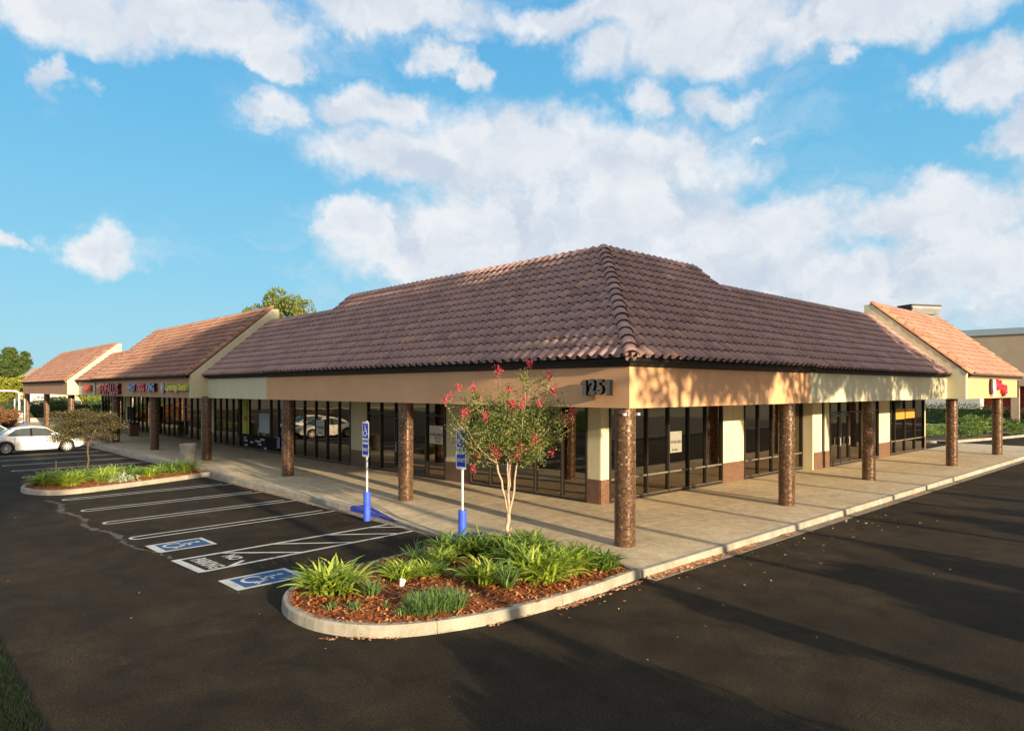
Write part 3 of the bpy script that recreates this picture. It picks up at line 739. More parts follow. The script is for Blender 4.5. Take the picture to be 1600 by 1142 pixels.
# roof decks
def deck(fn, s0, s1, d0, z0, d1, mitre=False, name='roof'):
    z1 = z0 + (d1 - d0) * SL
    prof = [(d0, z0 - .06), (d0, z0), (d1, z1), (d1 + .35, z1), (d1 + .35, 4.0), (d0 + .5, 4.0)]
    b = MB(); b.prism(prof, fn, s0, s1, mitre0=(lambda dd: dd) if mitre else None)
    return bpart(b, name, M['deck'])
W_T, C_T = .30, .365             # tile width, course
def tile_proto():
    """S tile with a thick front lip"""
    n = 10; w = W_T; L = .43; prof = []
    for x in [w * q for q in (0, .06, .16, .28, .40, .50, .56, .70, .85, 1.0)]:
        z = .068 * sin(pi * min(1, x / (.56 * w))) ** .75 if x < .56 * w - 1e-6 else -.006 * sin(pi * (x - .56 * w) / (.44 * w))
        prof.append((x, z))
    return prof, L
PROF, TL = tile_proto()
def tile_verts():
    n = len(PROF); vs = []
    for (x, z) in PROF: vs.append((x, TL, z - .005))
    lift = lambda z: .012 + .030 * min(1, max(0, z) / .05)
    for (x, z) in PROF: vs.append((x, 0, z + lift(z)))
    for (x, z) in PROF: vs.append((x, .003, z + lift(z) - .010 - .030 * min(1, max(0, z) / .05)))  # lip drawn down over the gap, a dark face for its shade
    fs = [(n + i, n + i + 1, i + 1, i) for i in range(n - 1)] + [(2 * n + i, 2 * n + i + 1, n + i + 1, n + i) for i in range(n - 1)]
    return vs, fs
TV, TF = tile_verts()
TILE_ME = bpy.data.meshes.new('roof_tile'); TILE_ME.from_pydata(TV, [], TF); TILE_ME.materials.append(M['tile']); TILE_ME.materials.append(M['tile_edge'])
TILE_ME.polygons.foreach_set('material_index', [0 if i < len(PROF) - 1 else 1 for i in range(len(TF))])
TILE_ME.polygons.foreach_set('use_smooth', [i < len(PROF) - 1 for i in range(len(TF))])
TVn = np.array(TV)
def tile_matrix(side, s, up, d0, z0, jit=True):
    c, t = cos(TH), sin(TH)
    if side == 'L': S, U, N = Vector((0, -1, 0)), Vector((c, 0, t)), Vector((-t, 0, c)); o = Vector((d0, s, z0))
    else: S, U, N = Vector((1, 0, 0)), Vector((0, c, t)), Vector((0, -t, c)); o = Vector((s, d0, z0))
    m = Matrix((S, U, N)).transposed().to_4x4()
    m.translation = o + U * up + N * (.012 + (random.uniform(0, .006) if jit else 0)) + S * (random.uniform(-.004, .004) if jit else 0)
    if jit: m = m @ Matrix.Rotation(random.gauss(0, .006), 4, 'Z') @ Matrix.Rotation(random.gauss(0, .006), 4, 'Y')
    return m
cands = []
ROOFS = []
def tiles(roof, side, s0, s1, d0, z0, d1, hip=False):
    idx = len(ROOFS); ROOFS.append(roof); slope = (d1 - d0) / cos(TH); nc = max(1, int((slope + .1) / C_T)); course = slope / nc
    ns = max(1, int(round((s1 - s0) / W_T))); w = (s1 - s0) / ns
    for j in range(nc):
        up = j * course - .015
        for i in range(ns):
            if side == 'L': s = s0 + (i + 1) * w
            else: s = s0 + i * w
            m = tile_matrix(side, s, up, d0, z0)
            clip = False
            if hip:
                ws = [m @ Vector(TV[k]) for k in (0, len(PROF) - 1, len(PROF), 2 * len(PROF) - 1)]
                q = [(p.y - p.x) * (1 if side == 'L' else -1) for p in ws]
                if max(q) < -.0: continue
                clip = min(q) < 0
            cands.append(((m.translation - CAM).length, idx, m, clip, side))
R = []
e = -.20; z_e = 4.14 - .10 * SL
def section(side, fn, s0, s1, d0, z0, d1, hip=False):
    r = deck(fn, s0, s1, d0 + .02, z0, d1, hip); tiles(r, side, s0 if not hip else -.25, s1, d0 - .02, z0 + .02, d1, hip); return r
rl = section('L', FL, 0, 17.75, e, z_e + .03, 3.79, True)
rr = section('R', FR, 0, 8.55, e, z_e + .03, 3.79, True)
rl2 = section('L', FL, 17.76, 24.42, e + .03, z_e + .0, 3.04)
rr2 = section('R', FR, 8.56, 21.85, e + .03, z_e + .0, 3.04)
gd = GD - .17
rg1 = section('L', FL, 24.62, 42.7, gd, 4.06, 3.15)
rg1b = section('L', FL, 42.71, 51.4, e, z_e, 2.3)
rg2 = section('L', FL, 51.6, 71.4, gd, 4.06, 2.6)
rgr = section('R', FR, 22.1, 31.5, gd, 4.06, 3.0)
cands.sort(key=lambda t: (not (t[3] and t[0] < 30), t[0]))
NOBJ = 297
solo = cands[:NOBJ]; rest = cands[NOBJ:]
def clipped_mesh(m, side):
    b = bmesh.new(); b.from_mesh(TILE_ME); inv = m.inverted()
    no = Vector((-1, 1, 0)) if side == 'L' else Vector((1, -1, 0))
    p = inv @ Vector((0, 0, 0)); n = (inv.to_3x3() @ no.normalized())
    bmesh.ops.bisect_plane(b, geom=b.verts[:] + b.edges[:] + b.faces[:], plane_co=p, plane_no=n, clear_inner=True)
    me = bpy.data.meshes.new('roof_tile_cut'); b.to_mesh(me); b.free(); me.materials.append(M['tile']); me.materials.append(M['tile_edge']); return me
for (_, idx, m, clip, side) in solo:
    me = clipped_mesh(m, side) if clip else TILE_ME
    if len(me.vertices): link_mesh('roof_tile', me, ROOFS[idx], m)
for idx in range(len(ROOFS)):
    sel = [c for c in rest if c[1] == idx]
    if not sel: continue
    V = []; Fc = []; nv = len(TV)
    for k, (_, _, m, clip, side) in enumerate(sel):
        mm = np.array(m); v = TVn @ mm[:3, :3].T + mm[:3, 3]
        if clip:
            q = (v[:, 1] - v[:, 0]) * (1 if side == 'L' else -1); bad = q < 0; h = (v[:, 0] + v[:, 1]) / 2; v[bad, 0] = h[bad]; v[bad, 1] = h[bad]
        V.append(v); o = k * nv; Fc.extend([tuple(i + o for i in f) for f in TF])
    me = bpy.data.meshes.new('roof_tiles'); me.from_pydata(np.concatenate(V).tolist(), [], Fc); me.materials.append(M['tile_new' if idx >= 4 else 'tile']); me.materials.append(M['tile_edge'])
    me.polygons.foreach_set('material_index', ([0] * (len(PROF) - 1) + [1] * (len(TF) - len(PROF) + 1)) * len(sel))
    me.polygons.foreach_set('use_smooth', ([True] * (len(PROF) - 1) + [False] * (len(TF) - len(PROF) + 1)) * len(sel)); me.update()
    o = link_mesh('roof_tiles', me, ROOFS[idx]); o['kind'] = 'stuff'

# hip, ridge and rake caps: tapered barrels laid one over the next
def cap_mesh(r=.125, L=.42, m='tile'):
    n = 9; vs = []
    for (y, rr, dz) in ((L, r * .86, -.012), (0, r, .022), (.002, r - .02, .022)):
        for i in range(n):
            a = pi * i / (n - 1); vs.append((cos(a) * rr, y, sin(a) * rr * .85 + dz))
    fs = [(n + i, n + i + 1, i + 1, i) for i in range(n - 1)] + [(2 * n + i, 2 * n + i + 1, n + i + 1, n + i) for i in range(n - 1)]
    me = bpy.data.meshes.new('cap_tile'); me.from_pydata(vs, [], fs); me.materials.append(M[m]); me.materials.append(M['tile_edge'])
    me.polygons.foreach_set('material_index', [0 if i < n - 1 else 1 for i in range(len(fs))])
    me.polygons.foreach_set('use_smooth', [i < n - 1 for i in range(len(fs))]); return me
CAP = cap_mesh(.165, .45); RAKE = cap_mesh(.17, .50, 'cap'); CAPS = cap_mesh(.115, .46)
def caps(parent, a, b, me, name, step=.37, up=(0, 0, 1)):
    a = Vector(a); b = Vector(b); t = (b - a).normalized(); n = max(1, int(round((b - a).length / step))); st = (b - a).length / n
    x = t.cross(Vector(up)).normalized(); z = x.cross(t)
    for k in range(n):
        m = Matrix((x, t, z)).transposed().to_4x4(); m.translation = a + t * st * k + z * random.uniform(0, .006)
        m = m @ Matrix.Rotation(random.gauss(0, .012), 4, 'Z'); link_mesh(name, me, parent, m)
zr = z_e + .02 + (3.79 - e) * SL
b = MB(); b.lathe([(.0, -.0), (.125, 0.0), (.12, .3)], 18); q = b.obj('hip_mortar', M['tile'], rl); q.matrix_local = Matrix.Translation((e + .035, e + .035, z_e + .075)) @ Vector((1, 1, .6)).to_track_quat('Z', 'Y').to_matrix().to_4x4()
caps(rl, (e - .03, e - .03, z_e + .05), (3.79, 3.79, zr - .0), CAP, 'hip_cap')
caps(rl, (3.82, 17.8, zr - .02), (3.82, 3.92, zr - .01), CAPS, 'ridge_cap'); caps(rr, (8.6, 3.82, zr - .02), (3.92, 3.82, zr - .01), CAPS, 'ridge_cap')
zr2 = z_e + (3.04 - e - .03) * SL
caps(rl2, (3.07, 24.4, zr2), (3.07, 17.8, zr2), CAPS, 'ridge_cap'); caps(rr2, (21.8, 3.07, zr2), (8.7, 3.07, zr2), CAPS, 'ridge_cap')
def gtop(d): return 4.06 + (d - gd) * SL
caps(rg1, (3.18, 42.7, gtop(3.15)), (3.18, 24.7, gtop(3.15)), CAPS, 'ridge_cap'); caps(rg2, (2.63, 71.4, gtop(2.6)), (2.63, 51.6, gtop(2.6)), CAPS, 'ridge_cap')
caps(rgr, (31.5, 3.03, gtop(3.0)), (22.1, 3.03, gtop(3.0)), CAPS, 'ridge_cap')
# gable end walls rising over the lower roofs, capped with orange rake tiles
def gable_wall(fn, s0, s1, dtop, m, hang=0.):
    zt = gtop(dtop) - .02
    b = MB(); b.prism([(GD, ZB), (GD, 3.95), (GD - .02, gtop(GD - .02) - .05), (dtop, zt), (dtop + .3, zt), (dtop + .3, 3.4), (dtop + .3, ZB)], fn, s0, s1)
    bpart(b, 'gable_wall', m)
gable_wall(FL, 24.302, 24.6, 3.15, M['cream']); gable_wall(FL, 51.2, 51.5, 2.6, M['cream']); gable_wall(FR, 21.852, 22.1, 3.0, M['cream'])
gable_wall(FR, 31.15, 31.4, 3.0, M['cream']); gable_wall(FL, 42.35, 42.599, 3.15, M['cream']); gable_wall(FL, 71.2, 71.4, 2.6, M['cream'])
def rake(roof, side, s, dtop):
    P = (lambda d: (d, s, gtop(d) + .03)) if side == 'L' else (lambda d: (s, d, gtop(d) + .03))
    caps(roof, P(gd - .03), P(dtop), RAKE, 'rake_tile', .42, up=(-sin(TH), 0, cos(TH)) if side == 'L' else (0, -sin(TH), cos(TH)))
rake(rg1, 'L', 24.46, 3.15); rake(rg2, 'L', 51.36, 2.6); rake(rgr, 'R', 21.98, 3.0); rake(rgr, 'R', 31.5, 3.0); rake(rg1, 'L', 42.75, 3.15); rake(rg2, 'L', 71.4, 2.6)

# soffit, flat roof, rear and inner walls
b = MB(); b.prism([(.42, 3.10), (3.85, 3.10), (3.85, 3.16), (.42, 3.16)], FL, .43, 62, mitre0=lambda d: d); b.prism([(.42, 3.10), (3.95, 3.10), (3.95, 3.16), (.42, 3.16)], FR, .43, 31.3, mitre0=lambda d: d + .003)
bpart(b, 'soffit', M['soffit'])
b = MB(); b.box((4.2, 4.2, 3.9), (19, 62, 4.0)); b.box((19.003, 4.2, 3.9), (31.3, 19, 4.0)); bpart(b, 'flat_roof', M['roof_flat'])
b = MB(); b.box((18.8, 19, .1), (19, 62, 4.6)); b.box((4.3, 61.8, .1), (18.8, 62, 4.6)); b.box((19, 18.8, .1), (31.3, 19, 4.6)); bpart(b, 'rear_wall', M['cream'])
b = MB(); b.box((31.15, 3.6, .1), (31.35, 18.79, 4.4)); bpart(b, 'end_wall', M['cream'])
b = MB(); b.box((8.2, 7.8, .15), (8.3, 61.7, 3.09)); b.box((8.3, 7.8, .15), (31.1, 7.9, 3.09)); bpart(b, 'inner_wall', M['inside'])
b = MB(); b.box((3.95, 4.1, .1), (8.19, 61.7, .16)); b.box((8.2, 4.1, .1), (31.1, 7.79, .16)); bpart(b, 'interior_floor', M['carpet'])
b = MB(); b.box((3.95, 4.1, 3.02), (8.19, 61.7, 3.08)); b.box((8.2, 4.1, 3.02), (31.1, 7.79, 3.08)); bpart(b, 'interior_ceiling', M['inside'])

# storefront: stucco piers with a granite base between bands of glass
def pier(fn, s0, s1, d, depth=.45, mid=False):
    b = MB(); b.prism([(d, .85), (d + depth, .85), (d + depth, 3.10), (d, 3.10)], fn, s0, s1); p = bpart(b, 'pier', M['cream'])
    b = MB(); b.prism([(d - .02, .1), (d + depth, .1), (d + depth, .85), (d - .02, .85)], fn, s0 - .015, s1 + .015); b.obj('granite_base', M['granite'], p)
    if mid:
        b = MB(); b.prism([(d - .003, .86), (d, .86), (d, 3.09), (d - .003, 3.09)], fn, (s0 + s1) / 2 - .006, (s0 + s1) / 2 + .006); b.obj('control_joint', M['soffit'], p)
def window(fn, s0, s1, d, mull, rail=None, door=None, head=None):
    """one frame (jambs, mullions, sill, rails) and a pane per light"""
    fw = .055; b = MB(); z0, z1 = .15, 3.10
    def bar(a, c, za, zb, dd=0, th=.12, mi=0): b.prism([(d - .03 + dd, za), (d - .03 + th, za), (d - .03 + th, zb), (d - .03 + dd, zb)], fn, a, c, mi)
    bar(s0, s1, z0, z0 + .09); bar(s0, s1, z0 + .0905, z0 + .105, -.012, .11, 1); bar(s0, s1, z1 - .06, z1)
    edges = [s0] + list(mull) + [s1]
    for i, s in enumerate(edges):
        a = s - fw / 2 if 0 < i < len(edges) - 1 else (s if i == 0 else s - fw)
        bar(a, a + fw, z0 + .091, z1 - .061, -.02)
    if rail is not None:
        for a, c in zip(edges, edges[1:]): bar(a + fw * .5, c - fw * .5, rail, rail + .05, 0, .1, 1)
    if head is not None:
        for a, c in zip(edges, edges[1:]): bar(a + fw * .5, c - fw * .5, head, head + .06, 0, .1)
    w = bpart(b, 'storefront_window', [M['frame'], M['sill']])
    zs = [z0 + .1] + ([rail, rail + .05] if rail is not None else []) + ([head, head + .06] if head is not None else []) + [z1 - .06]
    for i, (a, c) in enumerate(zip(edges, edges[1:])):
        is_door = door is not None and i in door
        for k in range(0, len(zs), 2):
            g = MB(); g.prism([(d + .02, zs[k]), (d + .032, zs[k]), (d + .032, zs[k + 1]), (d + .02, zs[k + 1])], fn, a + fw * .5, c - fw * .5)
            g.obj('pane', M['glass'], w)
        if is_door:
            g = MB()
            for (a0, c0, za, zb) in ((a + .03, c - .03, z0 + .01, z0 + .28), (a + .03, c - .03, 2.28, 2.36), (a + .03, a + .10, z0 + .28, 2.28), (c - .10, c - .03, z0 + .28, 2.28)):
                g.prism([(d - .035, za), (d + .03, za), (d + .03, zb), (d - .035, zb)], fn, a0, c0)
            dr = g.obj('door_leaf', M['frame'], w)
            h = MB(); ss = c - .16; h.tube([fn(ss, d - .04, 1.0), fn(ss, d - .10, 1.0), fn(ss, d - .10, 1.35), fn(ss, d - .04, 1.35)], .014, 6); h.obj('door_handle', M['galv'], w)
def evenly(a, b, n): return [a + (b - a) * i / n for i in range(1, n)]
XL = 3.85
# left (long) side
b = MB(); pier(FL, 3.99, 4.44, XL, .35)
window(FL, 4.44, 9.8, XL, [5.45, 6.6, 7.7, 8.75])
pier(FL, 9.8, 11.18, XL, mid=True)
window(FL, 11.18, 16.55, XL, [12.35, 13.45, 14.45, 15.5], door=[1, 2], head=2.45)
pier(FL, 16.55, 17.95, XL)
window(FL, 17.95, 23.5, XL, [18.95, 20.05, 21.15, 22.3])
pier(FL, 23.5, 24.3, XL)
window(FL, 24.3, 34.1, XL, [25.2, 26.1, 27.6, 29.1, 30.2, 31.2, 32.2, 33.15], door=[2])
pier(FL, 34.1, 34.85, XL)
window(FL, 34.85, 45.0, XL, [36, 37.1, 38.2, 39.4, 40.5, 41.7, 42.8, 43.9], door=[3])
pier(FL, 45.0, 45.9, XL)
window(FL, 45.9, 52.5, XL, evenly(45.9, 52.5, 6)); pier(FL, 52.5, 54.0, XL); window(FL, 54.0, 61.6, XL, evenly(54, 61.6, 7)); pier(FL, 61.6, 62.0, XL)
# right side
YR = 3.95; YR2 = 3.5
pier(FR, 3.852, 4.22, YR, .03 + .45)
window(FR, 4.22, 10.5, YR, [5.0, 6.05, 7.2, 8.35, 9.42], rail=.80)
pier(FR, 10.5, 12.03, YR, mid=True)
window(FR, 12.03, 16.85, YR, [13.1, 14.2, 15.5], rail=.80)
b = MB(); b.prism([(YR2, .1), (YR + .1, .1), (YR + .1, 3.1), (YR2, 3.1)], FR, 16.85, 16.95); bpart(b, 'return_wall', M['cream'])
pier(FR, 16.95, 17.75, YR2); window(FR, 17.75, 18.05, YR2 + .1, []); pier(FR, 18.05, 18.5, YR2)
window(FR, 18.5, 24.15, YR2, [19.6, 20.6, 22.0, 23.1], door=[0, 1], head=2.42)
pier(FR, 24.15, 25.75, YR2)
window(FR, 25.75, 31.0, YR2, [26.4, 27.9, 29.45], rail=.82)
pier(FR, 31.0, 31.3, YR2)

# columns clad in copper mosaic
cb = MB(); cb.lathe([(.224, .1), (.224, 3.13)], 40)
COLM = cb.mesh('column', [M['mosaic']], smooth=True)
def column(x, y): return link_mesh('column', COLM, bld, loc=(x, y, 0))
for k, y in enumerate((.30, 8.45, 16.38, 24.35, 32.2, 40.1, 53.0, 62.7, 72.6)): column(.24 - (.0 if y < 24 else .25 + .004 * (y - 24)), y)
for x, y in ((7.72, .30), (15.3, .78), (22.8, .05), (30.35, -.02)): column(x, y)

# small fittings that belong to the building
b = MB(); b.box((-.035, -.025, -.025), (.035, .025, .025))
f = b.obj('column_light', M['white'], bld, (.02, .14, 2.93)); f = b.obj('column_light', M['white'], bld, (.46, .12, 2.93))
b = MB(); b.prism([(-.12, -.14), (.0, -.22), (.14, -.12), (.14, .14), (-.05, .16)], lambda s, d, z: (s, d, z), -.12, .12)
b.obj('security_light', M['black'], bld, (GD - .1, 71.5, 3.45))

# ================================================================== SIGNS AND LETTERING
num = empty('address_numerals', (0, .74, 3.49)); tag(num, 'grey 1251 street number standing proud of the tan fascia near the corner', 'address number')
def one_mesh():
    b = MB(); b.prism([(-.10, .065), (-.10, .105), (-.02, .168), (.06, .168), (.06, -.168), (-.035, -.168), (-.035, .085)], lambda s, d, z: (d, z, s), -.055, .055)
    return b
for i, ch in enumerate('1251'):
    yy = 1.09 - i * .215; mw = face_mat((-.12, yy - .74, 0), (0, -1, 0), (0, 0, 1))
    if ch == '1':
        me = one_mesh().mesh('numeral', [M['numeral'], M['black']])
        for p in me.polygons: p.material_index = 0 if abs(p.normal.z) > .5 else 1
        link_mesh('numeral', me, num, mw)
    else:
        q = textmesh('numeral', ch, .43, [M['numeral'], M['black']], Matrix(), extrude=.055, offset=.018, parent=num, xs=.86); q.matrix_local = mw
def lsign(name, y, z, parts, size, label, xs=1.0, d=GD, depth=.07, off=.01, back=None, cat='shop sign'):
    """raised letters on the left facade; parts = [(text, centre offset, face, side, size factor)]"""
    r = empty(name, (d - depth - .01, y, z)); tag(r, label, cat)
    for (t, o, fm, sm, k) in parts:
        q = textmesh('letters', t, size * k, [M[fm], M[sm]], Matrix(), extrude=depth, offset=off, parent=r, xs=xs)
        q.matrix_local = face_mat((0, -o, 0), (0, -1, 0), (0, 0, 1))
    return r
lsign('shop_sign', 47.7, 3.5, [('LASER!', 0, 'sg_coral', 'sg_red', 1)], .62, 'coral red block letters on the cream fascia, farthest left of the shop signs', 1.15, d=0)
lsign('shop_sign', 38.4, 3.46, [('TOFALUS', 0, 'sg_crimson', 'sg_dark', 1)], .86, 'tall dark red letters on the brown fascia of the gable', 1.25, depth=.1, off=.02)
lsign('shop_sign', 31.6, 3.54, [('HOT', 1.72 * -1, 'sg_paleblue', 'sg_blue', 1), ('DOG', -.12, 'sg_coral', 'sg_red', 1), ('KING', 1.62, 'sg_paleblue', 'sg_blackret', 1)], .55, 'HOT DOG KING letters in blue and red on the brown gable fascia', 1.05, depth=.09, off=.02)
r = lsign('shop_sign', 26.4, 3.55, [('Cambridge Dental', .28, 'sg_yellow', 'lime', 1)], .44, 'yellow Cambridge Dental letters with a round blue badge on the brown gable fascia', .92, off=.02)
b = MB(); b.lathe([(.0, -.03), (.27, -.03), (.27, .03), (0, .03)], 20); q = b.obj('badge', M['sg_paleblue'], r); q.matrix_local = face_mat((0, 1.85, -.02), (0, -1, 0), (0, 0, 1))
b = MB(); b.lathe([(.0, -.005), (.15, -.005), (.15, .05), (0, .05)], 4); q = b.obj('emblem', M['sg_yellow'], r); q.matrix_local = face_mat((0, 1.85, -.02), (0, -1, 0), (0, 0, 1))
# sign on the right gable
r = empty('shop_sign', (26.9, GD - .07, 3.55)); tag(r, 'red lettered sign with a white oval badge on the right gable', 'shop sign')
for (t, ox, oz, sz) in (('Hot', -.02, .10, .62), ('Pot', 1.12, -.10, .56)):
    q = textmesh('letters', t, sz, [M['sg_crimson'], M['sg_red']], Matrix(), extrude=.06, offset=.035, parent=r, xs=1.05); q.matrix_local = face_mat((ox, 0, oz), (1, 0, 0), (0, 0, 1))
b = MB(); b.lathe([(0, -.06), (.27, -.06), (.27, .06), (0, .06)], 24); q = b.obj('badge', M['sg_white'], r); q.matrix_local = face_mat((-.88, 0, .03), (1, 0, 0), (0, 0, 1)) @ Matrix.Diagonal((.95, 1.25, 1, 1))
b = MB(); b.box((-.25, -.07, -.40), (.25, .05, -.27)); q = b.obj('badge_foot', M['sg_white'], r); q.location = (-.88, 0, 0)
b = MB(); 
for (u0, v0, u1, v1) in ((-.13, .02, -.04, .05), (.04, .02, .13, .05), (-.08, -.14, .08, -.11), (-.02, -.08, .02, 0)): b.box((u0, -.075, v0), (u1, -.062, v1))
q = b.obj('badge_marks', M['sg_dark'], r); q.location = (-.88, 0, .06)
b = MB(); b.box((.95, -.03, -.42), (1.35, .05, -.31)); q = b.obj('descender_block', M['sg_dark'], r)
b = MB(); b.lathe([(0, -.05), (.30, -.05), (.30, .05), (0, .05)], 20); q = b.obj('badge_backing', M['sg_dark'], r); q.matrix_local = face_mat((-1.2, .03, .03), (1, 0, 0), (0, 0, 1)) @ Matrix.Diagonal((.6, 1.2, 1, 1))

# posters and notices on the glass
def poster(fn, s0, s1, z0, z1, d, m, label, lines=(), name='window_poster', cat='poster', edge=None):
    b = MB(); b.prism([(d, z0), (d + .006, z0), (d + .006, z1), (d, z1)], fn, s0, s1)
    o = b.obj(name, m); tag(o, label, cat)
    left = fn is FL
    for (t, fs, fz, size, ink) in lines:
        s = s0 + (s1 - s0) * fs; z = z0 + (z1 - z0) * fz
        q = textmesh('printed_text', t, size, [M[ink]], face_mat(fn(s, d - .004, z), (0, -1, 0) if left else (1, 0, 0), (0, 0, 1)), parent=o, offset=.004)
    return o
poster(FL, 11.32, 12.14, 1.45, 2.12, XL - .04, M['paper'], 'white AVAILABLE poster on the glass left of the crape myrtle', [('AVAILABLE', .5, .50, .16, 'ink'), ('RETAIL', .35, .30, .13, 'ink_red'), ('for lease', .35, .14, .09, 'ink')])
poster(FL, 20.25, 21.05, 1.34, 2.04, XL - .04, M['paper'], 'white AVAILABLE poster on glass between the second and third column', [('AVAILABLE', .5, .50, .16, 'ink'), ('for lease', .5, .15, .1, 'ink')])
poster(FR, 7.26, 7.92, 1.42, 2.10, YR - .04, M['paper_dim'], 'white AVAILABLE poster on the glass right of the corner column', [('AVAILABLE', .5, .50, .13, 'ink'), ('for lease', .4, .14, .09, 'ink')])
poster(FR, 27.95, 29.35, 1.95, 2.45, YR2 - .04, M['orange'], 'right one of two orange posters high on the far right window')
poster(FR, 26.5, 27.8, 1.93, 2.45, YR2 - .04, M['orange'], 'left one of two orange posters high on the far right window')
o = poster(FL, 28.85, 29.75, 1.0, 3.02, XL - .04, M['lime'], 'tall lime green banner on the shop glass beside the door', (), 'window_banner', 'banner')
b = MB(); b.lathe([(0, -.004), (.16, -.004), (.16, .004), (0, .004)], 16); q = b.obj('printed_disc', M['ink_red'], o); q.matrix_world = face_mat((XL - .05, 29.3, 1.85), (0, -1, 0), (0, 0, 1))
poster(FL, 26.2, 27.5, 1.15, 2.2, XL - .04, M['teal'], 'pale teal poster on the shop glass left of the third column')
o = poster(FL, 25.3, 29.9, .28, .98, XL - .05, M['black'], 'black panel with white service names low on the shop window', [('CUTS', .88, .72, .13, 'white'), ('STYLING', .86, .5, .13, 'white'), ('WAXING', .38, .72, .13, 'white'), ('COLOR', .68, .42, .13, 'white'), ('HIGHLIGHTS', .5, .55, .13, 'white'), ('PERMS', .85, .15, .13, 'white'), ('FACIALS', .45, .33, .13, 'white'), ('NAILS', .3, .1, .13, 'white')], 'window_lettering_panel', 'lettering')
poster(FL, 24.95, 25.55, .45, 1.02, XL - .045, M['lilac'], 'small lilac notice low on the glass beside the third column', [('OPEN', .5, .85, .12, 'ink')])

# accessible parking signs on posts
def acc_sign(x, y, label, yaw=0.):
    r = empty('accessible_parking_sign', (x, y, .02)); tag(r, label, 'parking sign', 'accessible parking signs at the front kerb')
    b = MB(); b.lathe([(.0, .0), (.092, 0), (.092, .74), (.086, .76), (0, .76)], 20); b.obj('bollard_sleeve', M['blue'], r, smooth=False)
    b = MB(); b.lathe([(.028, .76), (.028, 2.60), (.0, 2.61)], 12); b.obj('post', M['galv'], r, smooth=True)
    b = MB(); w, h = .155, .46; n = []
    for (cx, cz, a0) in ((w - .03, h - .03, 0), (-w + .03, h - .03, 90), (-w + .03, -h + .03, 180), (w - .03, -h + .03, 270)):
        for k in range(4): a = radians(a0 + 30 * k); n.append((cx + .03 * cos(a), cz + .03 * sin(a)))
    b.add([(-.045, u, z) for u, z in n] + [(-.041, u, z) for u, z in n], [tuple(range(16)), tuple(range(31, 15, -1))] + [(i, (i + 1) % 16, 16 + (i + 1) % 16, 16 + i) for i in range(16)])
    p = b.obj('sign_plate', M['white'], r, (0, 0, 2.13))
    b = MB(); b.box((-.048, -.125, .03), (-.0462, .125, .41)); b.box((-.048, -.125, -.40), (-.0462, .125, -.13)); b.obj('blue_field', M['signblue'], p)
    b = MB(); isa(b, lambda u, v: (-.050, -u * .30, .215 + v * .32)); b.obj('symbol', M['white'], p)
    q = textmesh('lettering', 'PARKING', .072, [M['signblue']], Matrix(), parent=p, offset=.002, xs=.85); q.matrix_local = face_mat((-.050, 0, -.045), (0, -1, 0), (0, 0, 1))
    q = textmesh('lettering', 'ONLY', .11, [M['white']], Matrix(), parent=p, offset=.003, xs=.85); q.matrix_local = face_mat((-.050, 0, -.265), (0, -1, 0), (0, 0, 1))
    r.rotation_euler = (0, 0, yaw); return r
s1 = acc_sign(-1.86, 3.17, 'blue wheelchair sign on a post in a blue sleeve beside the crape myrtle', .12)
s2 = acc_sign(-1.95, 7.02, 'blue wheelchair sign on a blue sleeved post between the second and first column', .02)
for (x, y, lab) in ((-1.25, 72.3, 'farther left of two thin sign posts with blue feet before the dark hedge'), (-.55, 71.6, 'thin sign post with blue foot beside the farthest left column')):
    r = empty('sign_post', (x, y, .1)); tag(r, lab, 'post', 'thin posts by the far hedge')
    b = MB(); b.lathe([(.05, 0), (.05, 2.45), (0, 2.46)], 8); b.obj('post', M['white'], r)
    b = MB(); b.lathe([(.16, -.05), (.14, .28), (0, .29)], 10); b.obj('foot', M['blue'], r)

# concrete street furniture
def round_bin(x, y, label, r0=.30, r1=.35, h=.86, z=.15, name='round_concrete_bin', cat='bin'):
    r = empty(name, (x, y, z)); tag(r, label, cat)
    b = MB(); b.lathe([(0, 0), (r0, 0), (r1, h), (r1 - .03, h + .01), (r1 - .06, h - .02), (r1 - .06, h - .25), (0, h - .25)], 28); b.obj('bowl', M['concrete'], r, smooth=False)
    b = MB(); b.lathe([(r1 - .002, h - .09), (r1 + .012, h - .085), (r1 + .012, h - .012), (r1 - .01, h)], 28); b.obj('rim', M['concrete'], r)
    return r
round_bin(-1.02, 23.75, 'round concrete bin standing by the kerb behind the far planting island')
def planter(x, y, rr, h, label):
    r = round_bin(x, y, label, rr * .94, rr, h, .15, 'round_concrete_planter', 'planter')
    b = MB(); b.lathe([(rr - .07, h - .08), (0, h - .06)], 20); b.obj('soil', M['soil'], r); return r
planter(-1.10, 39.6, .60, .95, 'large round concrete planter left of the brown mosaic column')
planter(-1.35, 42.2, .55, .95, 'round concrete planter partly hidden behind the bronze leaved tree')
# dark litter box and board against the far shopfront
r = empty('menu_board', (2.9, 48.6, .15)); tag(r, 'dark rectangular board standing beneath the far gable canopy', 'board')
b = MB(); b.box((-.03, -.9, 1.05), (.03, .9, 2.0)); b.obj('panel', M['black'], r)
b = MB(); b.box((-.03, -.7, 0), (.03, -.62, 1.05)); b.obj('leg', M['frame'], r); b = MB(); b.box((-.03, .62, 0), (.03, .7, 1.05)); b.obj('leg', M['frame'], r)
r = empty('litter_box', (2.2, 45.2, .15)); tag(r, 'square brown litter box beneath the far canopy', 'bin')
b = MB(); b.box((-.3, -.3, 0), (.3, .3, .85)); b.obj('body', M['granite'], r, bevel=.02); b = MB(); b.box((-.32, -.32, .85), (.32, .32, .95)); b.obj('lid', M['frame'], r)
